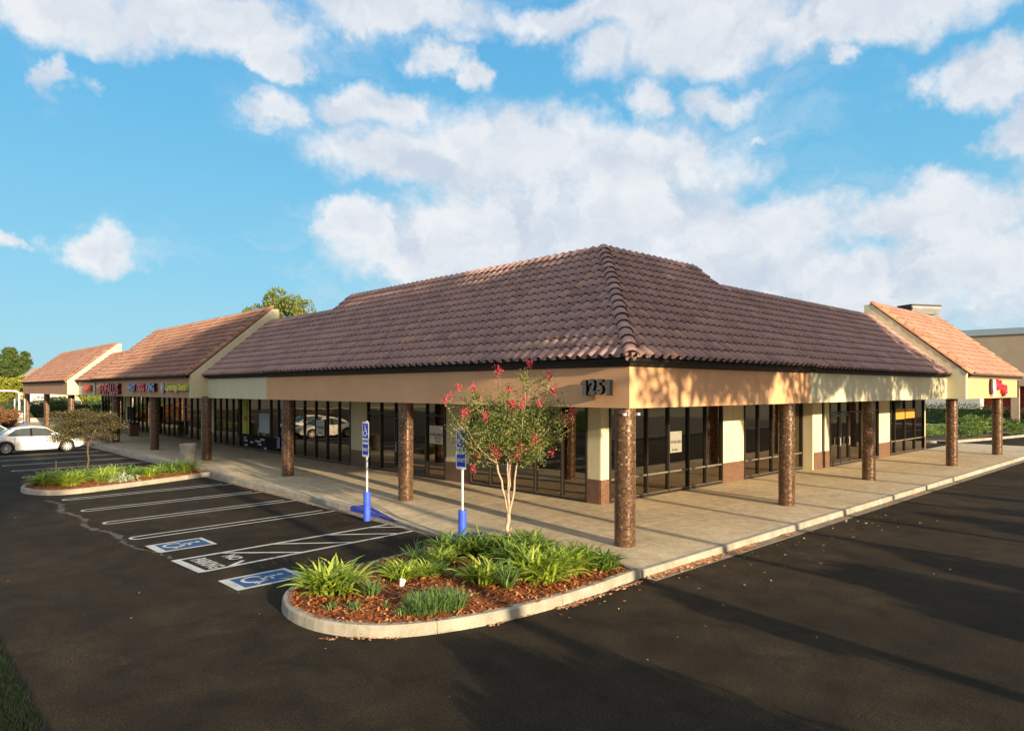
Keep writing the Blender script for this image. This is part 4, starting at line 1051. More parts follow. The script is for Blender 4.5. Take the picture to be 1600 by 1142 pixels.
# white cup left in the mulch, plant marker on the far island
zc = z1(-5.12, .7)[0]
r = empty('paper_cup', (-5.12, .72, zc + .0)); tag(r, 'white paper cup lying on the bark mulch', 'cup')
b = MB(); b.lathe([(0, 0), (.04, 0), (.052, .11), (.055, .115), (.047, .11), (.037, .01)], 16); q = b.obj('cup', M['white'], r); q.rotation_euler = (.15, .2, 0)
r = empty('plant_marker', (-6.55, 20.6, .15)); tag(r, 'thin pale stake at the back of the far planting island', 'stake'); b = MB(); b.box((-.012, -.012, 0), (.012, .012, .75)); b.obj('stake', M['concrete'], r)
HOOD = (38.7, 6.05, 8.35)
# metal lamp hood on a mast behind the right gable
r = empty('mast_hood', HOOD, radians(-28)); tag(r, 'grey metal hood on a mast rising behind the right gable roof', 'lamp')
b = MB(); b.prism([(-.40, .0), (.40, .0), (.58, .34), (.50, .52), (-.50, .52), (-.58, .34)], lambda s, d, z: (s, d, z), -1.0, 1.25); b.obj('hood', M['flash'], r)
b = MB(); b.box((-1.1, -.60, .52), (1.3, .60, .59)); b.obj('cap', M['trim'], r)
b = MB(); b.prism([(-.42, -.02), (.42, -.02), (.6, .34), (.52, .515), (-.52, .515), (-.6, .34)], lambda s, d, z: (s, d, z), -1.12, -1.005); b.obj('end_plate', M['trim'], r)
b = MB(); b.box((-.2, -.1, -8.3), (.0, .1, -.01)); b.obj('mast', M['galv'], r)

# ================================================================== CARS
def make_car(name, label, group, paintm, loc, rz, suv=False):
    """front towards local +x; wheelbase 2.76"""
    r = empty(name, loc, rz); tag(r, label, 'car', group)
    top = 1.70 if suv else 1.42; belt = 1.02 if suv else .93
    prof = [(-2.28, .62, .72, .70), (-2.26, .42, .86, .78), (-2.15, .30, .98, .85), (-1.8, .25, 1.02, .89), (-1.1, .21, .985, .905), (0, .20, .955, .91), (.85, .21, .93, .905), (1.5, .23, .86, .89), (1.95, .27, .77, .86), (2.15, .34, .69, .80), (2.27, .45, .60, .68)]
    if suv: prof = [(x, a, (c + .1 if x < .9 else c + .14), w) for x, a, c, w in prof]
    def val(x, k):
        for p, q in zip(prof, prof[1:]):
            if p[0] <= x <= q[0]:
                t = (x - p[0]) / (q[0] - p[0]); return p[k] + (q[k] - p[k]) * t
        return prof[0][k] if x < prof[0][0] else prof[-1][k]
    W = [(-1.40, .39), (1.36, .39)]; xs = sorted(set([p[0] for p in prof] + [-2.28 + i * .065 for i in range(71)])); xs = [x for x in xs if -2.28 <= x <= 2.27]
    rings = []
    for x in xs:
        zb = val(x, 1)
        for (cx, rr) in W:
            if abs(x - cx) < rr: zb = max(zb, .33 + sqrt(rr * rr - (x - cx) ** 2) * .98)
        zt = val(x, 2); w = val(x, 3); zm = min(zt - .10, max(zb + .02, .62)); zs = zt - .055
        half = [(w * .93, zb), (w * .985, (zb + zm) / 2), (w, zm), (w * .985, (zm + zs) / 2 + .02), (w * .93, zs), (w * .80, zt), (w * .4, zt + .025), (0, zt + .03)]
        rings.append([(x, y, z) for y, z in half] + [(x, -y, z) for y, z in half[-2::-1]])
    b = MB(); m = len(rings[0]); vs = [q for rg in rings for q in rg]
    fs = [(i * m + j, i * m + j + 1, (i + 1) * m + j + 1, (i + 1) * m + j) for i in range(len(rings) - 1) for j in range(m - 1)]
    fs += [tuple(range(m)), tuple(range((len(rings) - 1) * m, len(rings) * m))[::-1]]
    b.add(vs, fs); body = b.obj('body', paintm, r, smooth=True)
    b = MB(); b.box((-2.1, -.70, .24), (2.1, .70, .70)); b.obj('underbody', M['black'], r)
    # glass house
    gp = [(-1.80, .98, .62, 0), (-1.12, top - .11, .56, .0), (-.7, top - .02, .58, 0), (-.15, top + .01, .60, 0), (.38, top - .04, .59, 0), (1.12, .93, .66, 0)]
    if suv: gp = [(-2.2, 1.05, .64, 0), (-2.02, top - .06, .58, 0), (-1.2, top, .60, 0), (-.2, top + .01, .62, 0), (.4, top - .05, .60, 0), (1.1, 1.03, .66, 0)]
    b = MB(); vs = []
    for (x, z, w, _) in gp:
        vs += [(x, .80, min(belt + .0, z)), (x, w, z), (x, -w, z), (x, -.80, min(belt, z))]
    fs = [(i * 4 + j, i * 4 + j + 1, (i + 1) * 4 + j + 1, (i + 1) * 4 + j) for i in range(len(gp) - 1) for j in range(3)] + [(0, 1, 2, 3), tuple(range(len(vs) - 4, len(vs)))]
    b.add(vs, fs); b.obj('window_glass', M['car_glass'], r)
    b = MB(); vs = []; rp = [(x, z + .012, w + .03) for (x, z, w, _) in gp[1:-1]]
    for (x, z, w) in rp: vs += [(x, w + .015, z - .05), (x, w, z - .005), (x, w * .55, z + .02), (x, 0, z + .028), (x, -w * .55, z + .02), (x, -w, z - .005), (x, -w - .015, z - .05)]
    b.add(vs, [(i * 7 + j, i * 7 + j + 1, (i + 1) * 7 + j + 1, (i + 1) * 7 + j) for i in range(len(rp) - 1) for j in range(6)])
    b.obj('roof', paintm, r, smooth=True)
    for sy in (1, -1):
        b = MB()
        def pil(x0, z0, y0, x1, z1, y1, wdt):
            b.add([(x0 - wdt, sy * y0, z0), (x0 + wdt, sy * y0, z0), (x1 + wdt * .8, sy * y1, z1), (x1 - wdt * .8, sy * y1, z1)] + [(x0 - wdt, sy * (y0 - .04), z0), (x0 + wdt, sy * (y0 - .04), z0), (x1 + wdt * .8, sy * (y1 - .04), z1), (x1 - wdt * .8, sy * (y1 - .04), z1)], [(0, 1, 2, 3), (0, 4, 5, 1), (1, 5, 6, 2), (2, 6, 7, 3), (3, 7, 4, 0)])
        pil(gp[-1][0] - .03, belt - .02, .815, gp[-2][0] + .0, gp[-2][1], gp[-2][2] + .04, .045)
        b.obj('pillar', paintm, r); b = MB()
        pil(gp[0][0] + .22, belt + .02, .80, gp[1][0] + .02, gp[1][1] - .02, gp[1][2] + .035, .17)
        b.obj('pillar', paintm, r)
        b = MB(); b.add([(-.32, sy * .815, belt), (-.22, sy * .815, belt), (-.24, sy * .645, top - .04), (-.32, sy * .645, top - .04)], [(0, 1, 2, 3)]); b.obj('pillar', M['black'], r)
        b = MB(); b.box((.62, sy * .86 - .10, .94), (.80, sy * .86 + .12, 1.07)); b.obj('mirror', paintm, r, bevel=.03)
        b = MB(); b.prism([(.0, 0), (.16, .03), (.30, .14), (.05, .14)], lambda s, d, z: (2.20 - d, s, z + .60), sy * .56, sy * .80); b.obj('headlight', M['lamp_clear'], r)
        b = MB(); b.box((-2.29, min(sy * .50, sy * .80), .72), (-2.2, max(sy * .50, sy * .80), .86)); b.obj('tail_light', M['lamp_red'], r)
        b = MB(); b.box((-.45, min(sy * .905, sy * .925), .78), (-.25, max(sy * .905, sy * .925), .81)); b.obj('door_handle', paintm, r)
        for cx in (-1.40, 1.36):
            w = empty('wheel', (cx, sy * .80, .33)); w.parent = r
            b = MB(); b.lathe([(.225, -.10), (.31, -.10), (.328, -.06), (.328, .06), (.31, .10), (.225, .10)], 28, axis='y'); b.obj('tyre', M['tyre'], w, smooth=True)
            b = MB(); b.lathe([(0, sy * .02), (.10, sy * .03), (.215, sy * -.02), (.228, -.09 * sy)], 28, axis='y'); b.obj('hub', M['black'], w)
            b = MB()
            b.lathe([(.205, sy * .085), (.228, sy * .10), (.228, -.09 * sy)], 28, axis='y'); b.lathe([(0, sy * .095), (.055, sy * .09), (.06, 0)], 12, axis='y')
            for k in range(10):
                a = 2 * pi * k / 10; ca, sa = cos(a), sin(a); q = []
                for (u, v) in ((.04, -.016), (.04, .016), (.212, .021), (.212, -.021)): q.append((u * ca - v * sa, sy * (.088 if u < .1 else .092), u * sa + v * ca))
                q += [(x, y - sy * .04, z) for x, y, z in q]
                b.add(q, [(0, 1, 2, 3), (4, 5, 1, 0), (5, 6, 2, 1), (6, 7, 3, 2), (7, 4, 0, 3)])
            b.obj('rim', M['rim'], w)
    for sy in (1, -1):
        for sx in (-1.02, -.27, .78): b = MB(); b.box((sx - .008, min(sy * .90, sy * .9155), .34), (sx + .008, max(sy * .90, sy * .9155), .90)); b.obj('door_seam', M['black'], r)
    b = MB(); b.box((2.22, -.33, .42), (2.285, .33, .56)); b.obj('grille', M['black'], r)
    b = MB(); b.box((-2.31, -.26, .62), (-2.27, .26, .73)); b.obj('licence_plate', M['white'], r)
    return r
car = make_car('parked_car', 'white sedan with ten spoke wheels parked nose in at the left edge', 'cars parked nose in at the plaza', M['car_white'], (-4.80, 36.9, 0), 0)
def copycar(src, loc, rz, paintm, label, group):
    c = copy_tree(src); c.location = loc; c.rotation_euler = (0, 0, rz); c['label'] = label
    if group: c['group'] = group
    elif 'group' in c: del c['group']
    if paintm is not None:
        for o in c.children:
            if o.type == 'MESH' and o.data.materials and o.data.materials[0] == M['car_white']:
                o.material_slots[0].link = 'OBJECT'; o.material_slots[0].material = paintm
    return c
copycar(car, (-6.3, 42.3, 0), 0, None, 'second white car behind the ten spoke sedan, mostly hidden by it', 'cars parked nose in at the plaza')
G2 = 'cars parked across the aisle, mirrored in the shop glass'
copycar(car, (-19.5, 12.6, 0), pi, None, 'white sedan parked across the aisle from the long shopfront', G2)
copycar(car, (-19.3, 4.4, 0), pi, M['car_blue'], 'dark blue sedan parked across the aisle', G2)
copycar(car, (-19.6, -3.8, 0), pi, M['car_red'], 'red sedan parked across the aisle', G2)
suv = make_car('parked_suv', 'grey estate car on the far street seen between the left columns', None, M['car_grey'], (6.3, 94.5, .35), 2.6, True)
copycar(car, (1.2, 92.5, .3), 2.7, M['car_blue'], 'dark blue car on the far street beside the globe lamp', None)
copycar(suv, (-19.8, 18.2, 0), pi, None, 'grey estate car parked across the aisle', G2)

# ================================================================== PLANTS
def blade_clump(n, L, w, spread, droop, m, upright=.0, name='clump', tips=1):
    b = MB()
    for _ in range(n):
        a = random.uniform(0, 2 * pi); el = radians(random.triangular(25, 88, 55 + 30 * upright)); l = L * random.uniform(.6, 1.1)
        r0 = spread * sqrt(random.random()) * .55; c, s = cos(a), sin(a); side = Vector((-s, c, 0)); k = 5
        a0 = random.uniform(0, 2 * pi); p = Vector((cos(a0) * r0, sin(a0) * r0, -.02)); d = Vector((c * cos(el), s * cos(el), sin(el))); vs = []
        ww = w * random.uniform(.7, 1.2); tw = random.uniform(-.5, .5)
        for i in range(k + 1):
            t = i / k; wd = ww * (1 - t ** 3 * .95) * (.6 + .4 * min(1, t * 3)) * .5; sd = (side * cos(tw) + Vector((0, 0, 1)) * sin(tw))
            vs += [p - sd * wd, p + sd * wd]; p = p + d * (l / k); d = (d + Vector((c * .1, s * .1, -droop * (.35 + t)))).normalized()
        b.add(vs, [(2 * i, 2 * i + 1, 2 * i + 3, 2 * i + 2) for i in range(k)])
    return b.mesh(name, [m], normals=False, smooth=True)
CL = {
 'big': blade_clump(420, .72, .060, .58, .34, M['agap_bright']),
 'big2': blade_clump(400, .70, .058, .58, .36, M['agap_bright']),
 'dark': blade_clump(360, .68, .050, .60, .36, M['agap_dark']),
 'dark2': blade_clump(340, .64, .048, .60, .38, M['agap_dark']),
 'med': blade_clump(200, .52, .042, .34, .32, M['agap_bright']),
 'spiky': blade_clump(75, .56, .026, .14, .06, M['agap_blue'], 1.0),
 'mound': blade_clump(700, .36, .016, .46, .10, M['agap_blue'], .9),
 'low': blade_clump(46, .22, .020, .22, .12, M['agap_blue'], .6),
 'tuft': blade_clump(14, .18, .014, .04, .05, M['agap_blue'], 1.0),
}
def clump(kind, x, y, sc, label, zf, group=None, zs=None, cat='plant', name='agapanthus_clump'):
    o = bpy.data.objects.new(name, CL[kind]); COL.objects.link(o); o.location = (x, y, zf(x, y)[0] + .0)
    o.rotation_euler = (0, 0, random.uniform(0, 6.28)); o.scale = (sc, sc, zs or sc); tag(o, label, cat, group); return o
GA = 'strap leaved clumps in the front planting island'
P1 = [('big', -6.00, 1.36, 1.0, 'big bright green clump at the rounded tip of the front island'),
 ('spiky', -5.72, .62, .75, 'dark spiky tuft just right of the big bright clump at the island tip'),
 ('low', -6.18, .33, 1.0, 'low sparse clump by the kerb below the big bright clump'),
 ('low', -6.42, .62, .8, 'smallest low clump against the curved kerb at the island tip'),
 ('tuft', -5.86, .02, 1.1, 'single tiny tuft alone in the mulch left of the fine bladed mound'),
 ('low', -5.78, -.34, .9, 'thin low tuft touching the left side of the fine bladed mound'),
 ('mound', -5.50, -.42, .95, 'left half of the dense fine bladed mound near the front kerb'),
 ('mound', -5.12, -.50, 1.0, 'right half of the dense fine bladed mound near the front kerb'),
 ('med', -4.86, 1.12, 1.0, 'yellowish clump behind the white paper cup'),
 ('low', -4.80, 1.85, 1.2, 'small dark clump at the back kerb behind the big bright clump'),
 ('med', -4.40, .90, .85, 'pale drooping clump just right of the paper cup clump'),
 ('spiky', -4.20, 1.62, 1.05, 'tall thin spiky clump at the back kerb left of the myrtle'),
 ('med', -3.80, 1.38, 1.0, 'light green clump between the spiky clump and the dark back row'),
 ('low', -4.1, .62, 1.2, 'small dark clump in the mulch in the middle of the island'),
 ('dark', -3.02, 1.95, 1.0, 'dark green clump at the foot of the blue sleeved sign post'),
 ('dark2', -2.45, 1.60, 1.0, 'dark green clump immediately left of the myrtle trunk'),
 ('dark', -2.0, .88, 1.0, 'dark green clump immediately in front of the myrtle trunk'),
 ('dark2', -1.62, 1.35, .9, 'dark green clump behind the myrtle trunk at the walkway edge'),
 ('med', -3.96, .02, 1.15, 'yellow tipped clump in the mulch left of the narrow upright clump'),
 ('spiky', -3.86, -.46, 1.05, 'narrow upright clump of straight blades in the mulch'),
 ('big', -3.02, -.42, 1.02, 'large light green clump at the front kerb, left one of a pair'),
 ('big2', -2.42, -.36, 1.0, 'brightest large clump at the front kerb, right one of a pair'),
 ('dark', -2.75, .45, .95, 'dark clump filling the gap behind the pair of large bright clumps'),
 ('dark2', -1.80, -.10, .92, 'dark clump right of the large bright pair'),
 ('dark', -1.62, -.55, .80, 'last dark clump at the corner where island and walkway meet')]
for kd, x, y, sc, lab in P1: clump(kd, x, y, sc, lab, z1, GA, zs=sc * random.uniform(.80, .95))
GB = 'clumps in the far planting island'
P2 = [('big', -7.0, 19.5, 1.0, 'leftmost clump at the tip of the far island'), ('big', -6.45, 18.75, 1.0, 'second clump from the tip of the far island, at its front kerb'),
 ('dark', -6.0, 19.6, 1.05, 'dark clump third from the tip of the far island'), ('big2', -5.35, 18.9, .95, 'clump just left of the silver leaved plant on the far island'),
 ('big2', -5.1, 19.9, 1.0, 'clump behind the silver leaved plant on the far island'), ('dark', -4.35, 19.5, 1.0, 'dark clump in the middle of the far island right of the silver plant'),
 ('med', -3.8, 19.4, 1.3, 'yellowish clump before the gap in the far island'), ('dark2', -2.95, 20.1, 1.15, 'left one of the tall pair of clumps by the concrete bin'), ('big2', -2.35, 20.3, 1.15, 'right one of the tall pair of clumps by the concrete bin'),
 ('dark2', -5.6, 20.8, 1.0, 'dark clump at the back kerb of the far island left of the small tree'), ('dark', -4.6, 21.0, 1.0, 'dark clump at the back kerb of the far island right of the small tree'),
 ('big', -6.6, 20.4, .9, 'clump at the back kerb near the tip of the far island'), ('dark', -2.6, 21.0, 1.0, 'dark clump at the back kerb close to the concrete bin')]
for kd, x, y, sc, lab in P2: clump(kd, x, y, sc * .92, lab, z2, GB, zs=sc * .78)
b = MB(); leaf_cloud(b, [(random.gauss(0, .3), random.gauss(0, .16), abs(random.gauss(.1, .07))) for _ in range(420)], .10, aspect=.4)
o = b.obj('silver_leaf_plant', M['silver'], normals=False); o.location = (-5.0, 18.75, .18); tag(o, 'silvery grey leaved plant at the front kerb of the far island', 'plant')

# ---- crape myrtle -----------------------------------------------------------
def limb(b, p0, p1, r0, r1, wob=.03, n=6, seg=7):
    p0 = Vector(p0); p1 = Vector(p1); pts = []; rad = []
    for i in range(n + 1):
        t = i / n; q = p0.lerp(p1, t); k = sin(pi * t)
        pts.append(q + Vector((random.gauss(0, wob), random.gauss(0, wob), 0)) * k); rad.append(r0 + (r1 - r0) * t)
    b.tube(pts, rad, seg); return pts
def crape_myrtle(loc):
    r = empty('crape_myrtle', loc); tag(r, 'slender crape myrtle with pale forked trunks and pinkish red flowers', 'tree')
    rt = Vector((sin(CAM_YAW), -cos(CAM_YAW), 0)); fw = Vector((cos(CAM_YAW), sin(CAM_YAW), 0))
    def W(a, dpt, z): return rt * a + fw * dpt + Vector((0, 0, z))
    b = MB()
    j = W(.02, 0, .72); limb(b, W(0, 0, -.05), j, .050, .040, .012, 5, 9)
    forks = [(W(-.22, -.05, 1.75), .026), (W(.0, .08, 1.85), .024), (W(.20, .05, 1.80), .024), (W(.05, -.16, 1.75), .018)]
    ends = []
    for f, rr in forks: limb(b, j - Vector((0, 0, random.uniform(0, .25))), f, rr, rr * .75, .022, 6); ends.append(f)
    limb(b, W(.06, .03, -.03), W(.07, .04, .42), .018, .012, .004, 2); limb(b, W(-.05, 0, -.03), W(-.07, .02, .30), .014, .01, .004, 2)
    twigs = []
    outline = [(-1.38, 3.25), (-1.18, 3.02), (-.98, 3.42), (-.80, 3.55), (-.55, 3.42), (-.42, 3.3), (-.18, 3.86), (.02, 3.6), (.22, 3.5), (.42, 3.92), (.62, 3.3), (.75, 3.62), (.92, 3.82), (1.02, 3.25), (1.22, 3.46), (1.18, 2.95), (1.32, 2.98), (1.25, 2.7), (1.12, 3.1), (.98, 2.9),
               (-1.22, 2.55), (-1.02, 2.25), (-.72, 1.98), (.98, 2.42), (.78, 2.15), (1.1, 2.7), (-.35, 1.85), (.45, 1.92), (-.9, 2.9), (.62, 2.75), (-.5, 2.7), (.2, 2.9), (-.1, 2.4), (.35, 2.35), (.85, 3.1), (-1.1, 2.85), (0.1, 3.1), (-.65, 3.05), (.5, 3.25)]
    for k, (a, z) in enumerate(outline):
        s = ends[k % 4] if abs(a) > .3 else ends[1]
        s = min(ends, key=lambda q: abs(q.dot(rt) - a * .35)) + Vector((0, 0, -.0))
        e = W(a + random.gauss(0, .04), random.gauss(0, .32), z - .25)
        mid = s.lerp(e, .55) + Vector((0, 0, -.10 if z > 2.5 else .05))
        p = limb(b, s, mid, .009, .006, .015, 3, 5)[:-1] + limb(b, mid, e, .006, .0025, .015, 4, 4); twigs.append((p, z))
        for _ in range(2):
            s2 = p[random.randint(3, 6)]; e2 = s2 + Vector((random.gauss(0, .17), random.gauss(0, .17), random.uniform(.05, .35)))
            twigs.append((limb(b, s2, e2, .006, .003, .01, 3, 4), z))
    b.obj('trunk', M['bark_smooth'], r, smooth=True)
    pts = []
    for p, z in twigs:
        L = len(p)
        for i in range(int(120 if abs(p[-1].dot(rt)) < .9 else 70)):
            t = random.uniform(.25, 1) * (L - 1.001); q = p[int(t)].lerp(p[int(t) + 1], t % 1); s = .032 + .045 * (1 - abs(t / L - .6))
            q = q + Vector((random.gauss(0, s), random.gauss(0, s), random.gauss(0, s)))
            if q.z > 1.62: pts.append(q)
    for _ in range(6000):       # denser body low in the crown
        a = random.gauss(0, .44); q = W(a, random.gauss(0, .36), random.triangular(1.75, 3.05, 2.2 + .12 * abs(a)))
        if abs(a) < 1.15 and q.z > 1.62 + .35 * abs(a): pts.append(q)
    b = MB(); leaf_cloud(b, pts, .046, aspect=.55); b.obj('crown', M['myrtle_leaf'], r, normals=False)
    fl = [(-1.0, 3.40, .6), (-1.18, 3.22, .4), (-.73, 3.36, .8), (-.18, 3.72, .9), (.44, 3.88, .8), (.86, 3.62, .9), (.95, 3.32, 1.2), (.36, 3.15, .5), (.10, 3.04, 1.1), (.28, 3.02, .6), (-.88, 2.85, 1.2), (-.45, 2.80, .7), (.88, 2.68, .6), (1.12, 2.76, .8), (1.24, 2.72, .7), (1.30, 2.88, .9),
          (.55, 2.30, 1.1), (.25, 2.18, 1.3), (-.28, 2.10, 1.0), (-.22, 1.98, .7), (-.60, 1.98, .7), (.10, 1.98, .8), (.20, 1.97, .5), (-.72, 1.68, .6), (.92, 2.05, .5), (-1.32, 3.12, .4), (-1.02, 2.6, .3), (.02, 3.35, .5), (.66, 3.05, .6), (-.62, 3.2, .4)]
    for (a, z, s) in fl:
        c = W(a, random.uniform(-.42, .1), z - .05); b = MB(); n = int(110 * s)
        leaf_cloud(b, [(c.x + random.gauss(0, .036 * (.7 + s * .5)), c.y + random.gauss(0, .036 * (.7 + s * .5)), c.z + random.gauss(0, .05 * (.7 + s * .5))) for _ in range(n)], .034, aspect=.9)
        b.obj('flower_cluster', M['petal'], r, normals=False)
    return r
crape_myrtle((-1.76, 1.80, z1(-1.8, 1.85)[0] - .03))

# ---- trees and shrubs -------------------------------------------------------
def crown_points(n, R, H, lobes=14, shell=.5, seed=0, squash=1., low=.0):
    rg = np.random.RandomState(seed); C = []
    for _ in range(lobes):
        v = rg.normal(size=3); v /= np.linalg.norm(v); C.append(v * rg.uniform(.35, .78) * np.array([1, 1, .85]))
    pts = []
    per = n // lobes
    for c in C:
        v = rg.normal(size=(per, 3)); v /= np.linalg.norm(v, axis=1)[:, None]
        rr = rg.uniform(shell, 1, per)[:, None] ** .6 * rg.uniform(.24, .42)
        pts.append(c + v * rr)
    P = np.concatenate(pts); P[:, 0] *= R; P[:, 1] *= R; P[:, 2] *= H; return P
def tree_meshes(n, R, H, trunk_h, size, m, seed, bark='bark', lobes=16, tr=.16, limbs=7):
    b = MB(); leaf_cloud(b, crown_points(n, R, H, lobes, seed=seed) + np.array([0, 0, trunk_h + H * .8]), size); cr = b.mesh('crown', [M[m]], normals=False)
    random.seed(seed + 5); b = MB(); top = Vector((random.gauss(0, .1), random.gauss(0, .1), trunk_h)); limb(b, (0, 0, -.1), top, tr, tr * .7, .05, 6, 9)
    for k in range(limbs):
        a = 2 * pi * k / limbs + random.uniform(-.3, .3); e = Vector((cos(a) * R * .6, sin(a) * R * .6, trunk_h + H * random.uniform(.5, 1.2)))
        s = Vector((0, 0, trunk_h * random.uniform(.8, 1))); mid = s.lerp(e, .5) + Vector((0, 0, .1 * H)); limb(b, s, mid, tr * .5, tr * .3, .05, 4, 6); limb(b, mid, e, tr * .3, tr * .1, .05, 4, 5)
    limb(b, top, top + Vector((0, 0, H * 1.1)), tr * .7, tr * .12, .1, 6, 7)
    return cr, b.mesh('trunk', [M[bark]], smooth=True)
def put_tree(name, ms, loc, label, group=None, rz=None, sc=1.0, cat='tree', zs=None):
    r = empty(name, loc, random.uniform(0, 6.28) if rz is None else rz); r.scale = (sc, sc, zs or sc); tag(r, label, cat, group)
    link_mesh('crown', ms[0], r); link_mesh('trunk', ms[1], r); return r
# row of street trees behind the camera: their shade lies over the roof and the far stalls
TA = tree_meshes(19000, 3.5, 3.7, 5.6, .19, 'tree_leaf', 3, tr=.13, lobes=26); TB = tree_meshes(18000, 3.3, 3.6, 5.7, .19, 'tree_leaf', 11, tr=.12, lobes=26)
GT = 'street trees across the side road'
WHERE = ['beside the lot entrance', 'next to the lot entrance tree', 'opposite the planting island', 'opposite the corner column', 'right of the corner', 'opposite the first right window', 'opposite the second right column', 'opposite the cream fascia', 'opposite the far right door', 'nearest the right gable']
for k, (x, y, s) in enumerate([(-14.5, -22, 1.05), (-6.9, -23.0, 1.42), (-3.7, -21.4, 1.40), (-.5, -20.3, 1.12), (2.7, -21.6, 1.12), (5.9, -20.0, 1.10), (9.3, -21.3, 1.10), (12.6, -20.2, 1.08), (15.7, -21.2, 1.07)]):
    put_tree('street_tree', TA if k % 2 else TB, (x, y, 0), 'tall street tree across the side road, ' + WHERE[k], GT, sc=s)
# clipped shrubs on the verge across the side road
verge = structure((lambda b: (b.box((-45, -40, -.1), (60, -12.6, .12)), b.obj('verge', M['soil']))[1])(MB()))
kv = structure((lambda b: (b.box((-45, -12.6, -.1), (60, -12.45, .14)), b.obj('verge_kerb', M['kerb']))[1])(MB()))
b = MB(); leaf_cloud(b, crown_points(15000, 1.2, .98, 24, .3, seed=21) + np.array([0, 0, .88]), .10); SHR = b.mesh('verge_shrub', [M['hedge_leaf']], normals=False)
for k, (x, y, sx, sz) in enumerate([(.65, -13.6, 1.35, 1.15), (3.0, -13.6, 1.05, 1.08), (8.5, -13.7, 1.3, 1.1), (11.1, -13.6, 1.0, 1.05), (16.9, -13.7, 1.4, .95), (-6.7, -13.3, 1.5, 1.3)]):
    o = bpy.data.objects.new('verge_shrub', SHR); COL.objects.link(o); o.location = (x, y, .1); o.scale = (sx, sx, sz); o.rotation_euler = (0, 0, k)
    tag(o, 'rounded dark shrub on the verge across the side road, number %s from the lot entrance' % ['two', 'three', 'four', 'five', 'six', 'one'][k], 'shrub', 'rounded shrubs on the verge')
SAP = tree_meshes(2600, .46, .42, 1.45, .06, 'hedge_leaf', 31, tr=.03, lobes=10)
put_tree('young_tree', SAP, (-3.0, -13.2, .1), 'young round headed tree on the verge opposite the planting island', 'young trees on the verge')
put_tree('young_tree', SAP, (13.4, -12.8, .1), 'young round headed tree on the verge opposite the right canopy', 'young trees on the verge')
# hedge and trees across the aisle (seen mirrored in the glass)
def hedge(x0, y0, x1, y1, h, label, m='hedge_leaf', n=None, size=.09, name='hedge', z=0, rough=.12):
    b = MB(); A = (x1 - x0) * (y1 - y0); S = 2 * h * ((x1 - x0) + (y1 - y0)) + A; n = n or int(S * 230)
    pts = []
    for _ in range(n):
        u = random.random() * S
        if u < A: p = (random.uniform(x0, x1), random.uniform(y0, y1), h)
        else:
            u = (u - A) / (2 * h); per = (x1 - x0) + (y1 - y0)
            if u > per / 2 * 1.0 and u < (x1 - x0) + (y1 - y0) and (u - (x1 - x0)) > 0: p = (x0 if random.random() < .5 else x1, random.uniform(y0, y1), random.uniform(0, h))
            else: p = (random.uniform(x0, x1), y0 if random.random() < .5 else y1, random.uniform(0, h))
        k = 1 + .12 * sin(p[0] * 1.7 + p[1]) 
        pts.append((p[0] + random.gauss(0, rough), p[1] + random.gauss(0, rough), max(.03, p[2] * k + random.gauss(0, rough)) + z))
    leaf_cloud(b, pts, size); b.box((x0 + .15, y0 + .15, z), (x1 - .15, y1 - .15, z + h - .15))
    o = b.obj(name, M[m], normals=False); tag(o, label, 'hedge'); return o
hedge(-27, -12, -25.6, 34, 1.7, 'long clipped hedge across the parking lot, mirrored in the shop glass', n=16000, size=.16, m='shrub_leaf')
TY = tree_meshes(6000, 2.6, 2.3, 2.4, .20, 'yellow_leaf', 41, tr=.14); TO = tree_meshes(6000, 2.6, 2.3, 2.2, .20, 'olive_leaf', 47, tr=.14)
for k, (x, y) in enumerate([(-30, -6), (-31, 2), (-30, 10), (-31, 18), (-30, 27), (-31, 37), (-30, 48)]):
    put_tree('lot_tree', TY if k % 2 else TO, (x, y, 0), 'round tree behind the long hedge across the lot, %s from the road' % ['nearest', 'second', 'third', 'fourth', 'fifth', 'sixth', 'farthest'][k], 'trees behind the long hedge')
# small bronze leaved tree on the far island
r = empty('bronze_leaved_tree', (-5.45, 21.2, .15)); tag(r, 'small spreading tree with bronze brown leaves on the far island', 'tree')
b = MB(); limb(b, (0, 0, -.05), (.06, .03, 1.5), .05, .035, .03, 6, 8)
for k in range(11):
    a = 2 * pi * k / 11 + random.uniform(-.2, .2); limb(b, (.05, .03, 1.25 + .03 * k), (cos(a) * random.uniform(.7, 1.3), sin(a) * random.uniform(.7, 1.3), random.uniform(1.9, 2.7)), .022, .006, .05, 5, 5)
b.obj('trunk', M['bark'], r, smooth=True)
pts = []
for _ in range(60):
    a = random.uniform(0, 2 * pi); q = sqrt(random.random()) * 1.3; c = (cos(a) * q, sin(a) * q, random.uniform(1.65, 2.75) - .28 * q * q * .3)
    for _ in range(210): pts.append((c[0] + random.gauss(0, .22), c[1] + random.gauss(0, .22), c[2] + random.gauss(0, .07)))
b = MB(); leaf_cloud(b, pts, .075, aspect=.5); b.obj('crown', M['maple_leaf'], r, normals=False); r.scale = (.78, .78, .92)

# grass corner at the bottom left
vb = structure((lambda b: (b.box((-16, -5, -.1), (-10.354, 2.6, .05)), b.obj('lawn_soil', M['soil']))[1])(MB()))
b = MB()
for _ in range(26000):
    X = -10.22 - abs(random.gauss(0, .8)); Y = random.uniform(-4, 2.6); h = random.uniform(.05, .12); a = random.uniform(0, pi); w = .006
    b.add([(X - cos(a) * w, Y - sin(a) * w, .05), (X + cos(a) * w, Y + sin(a) * w, .05), (X + random.gauss(0, .03), Y + random.gauss(0, .03), .08 + h)], [(0, 1, 2)])
structure(b.obj('lawn_grass', M['grass'], normals=False), 'stuff')

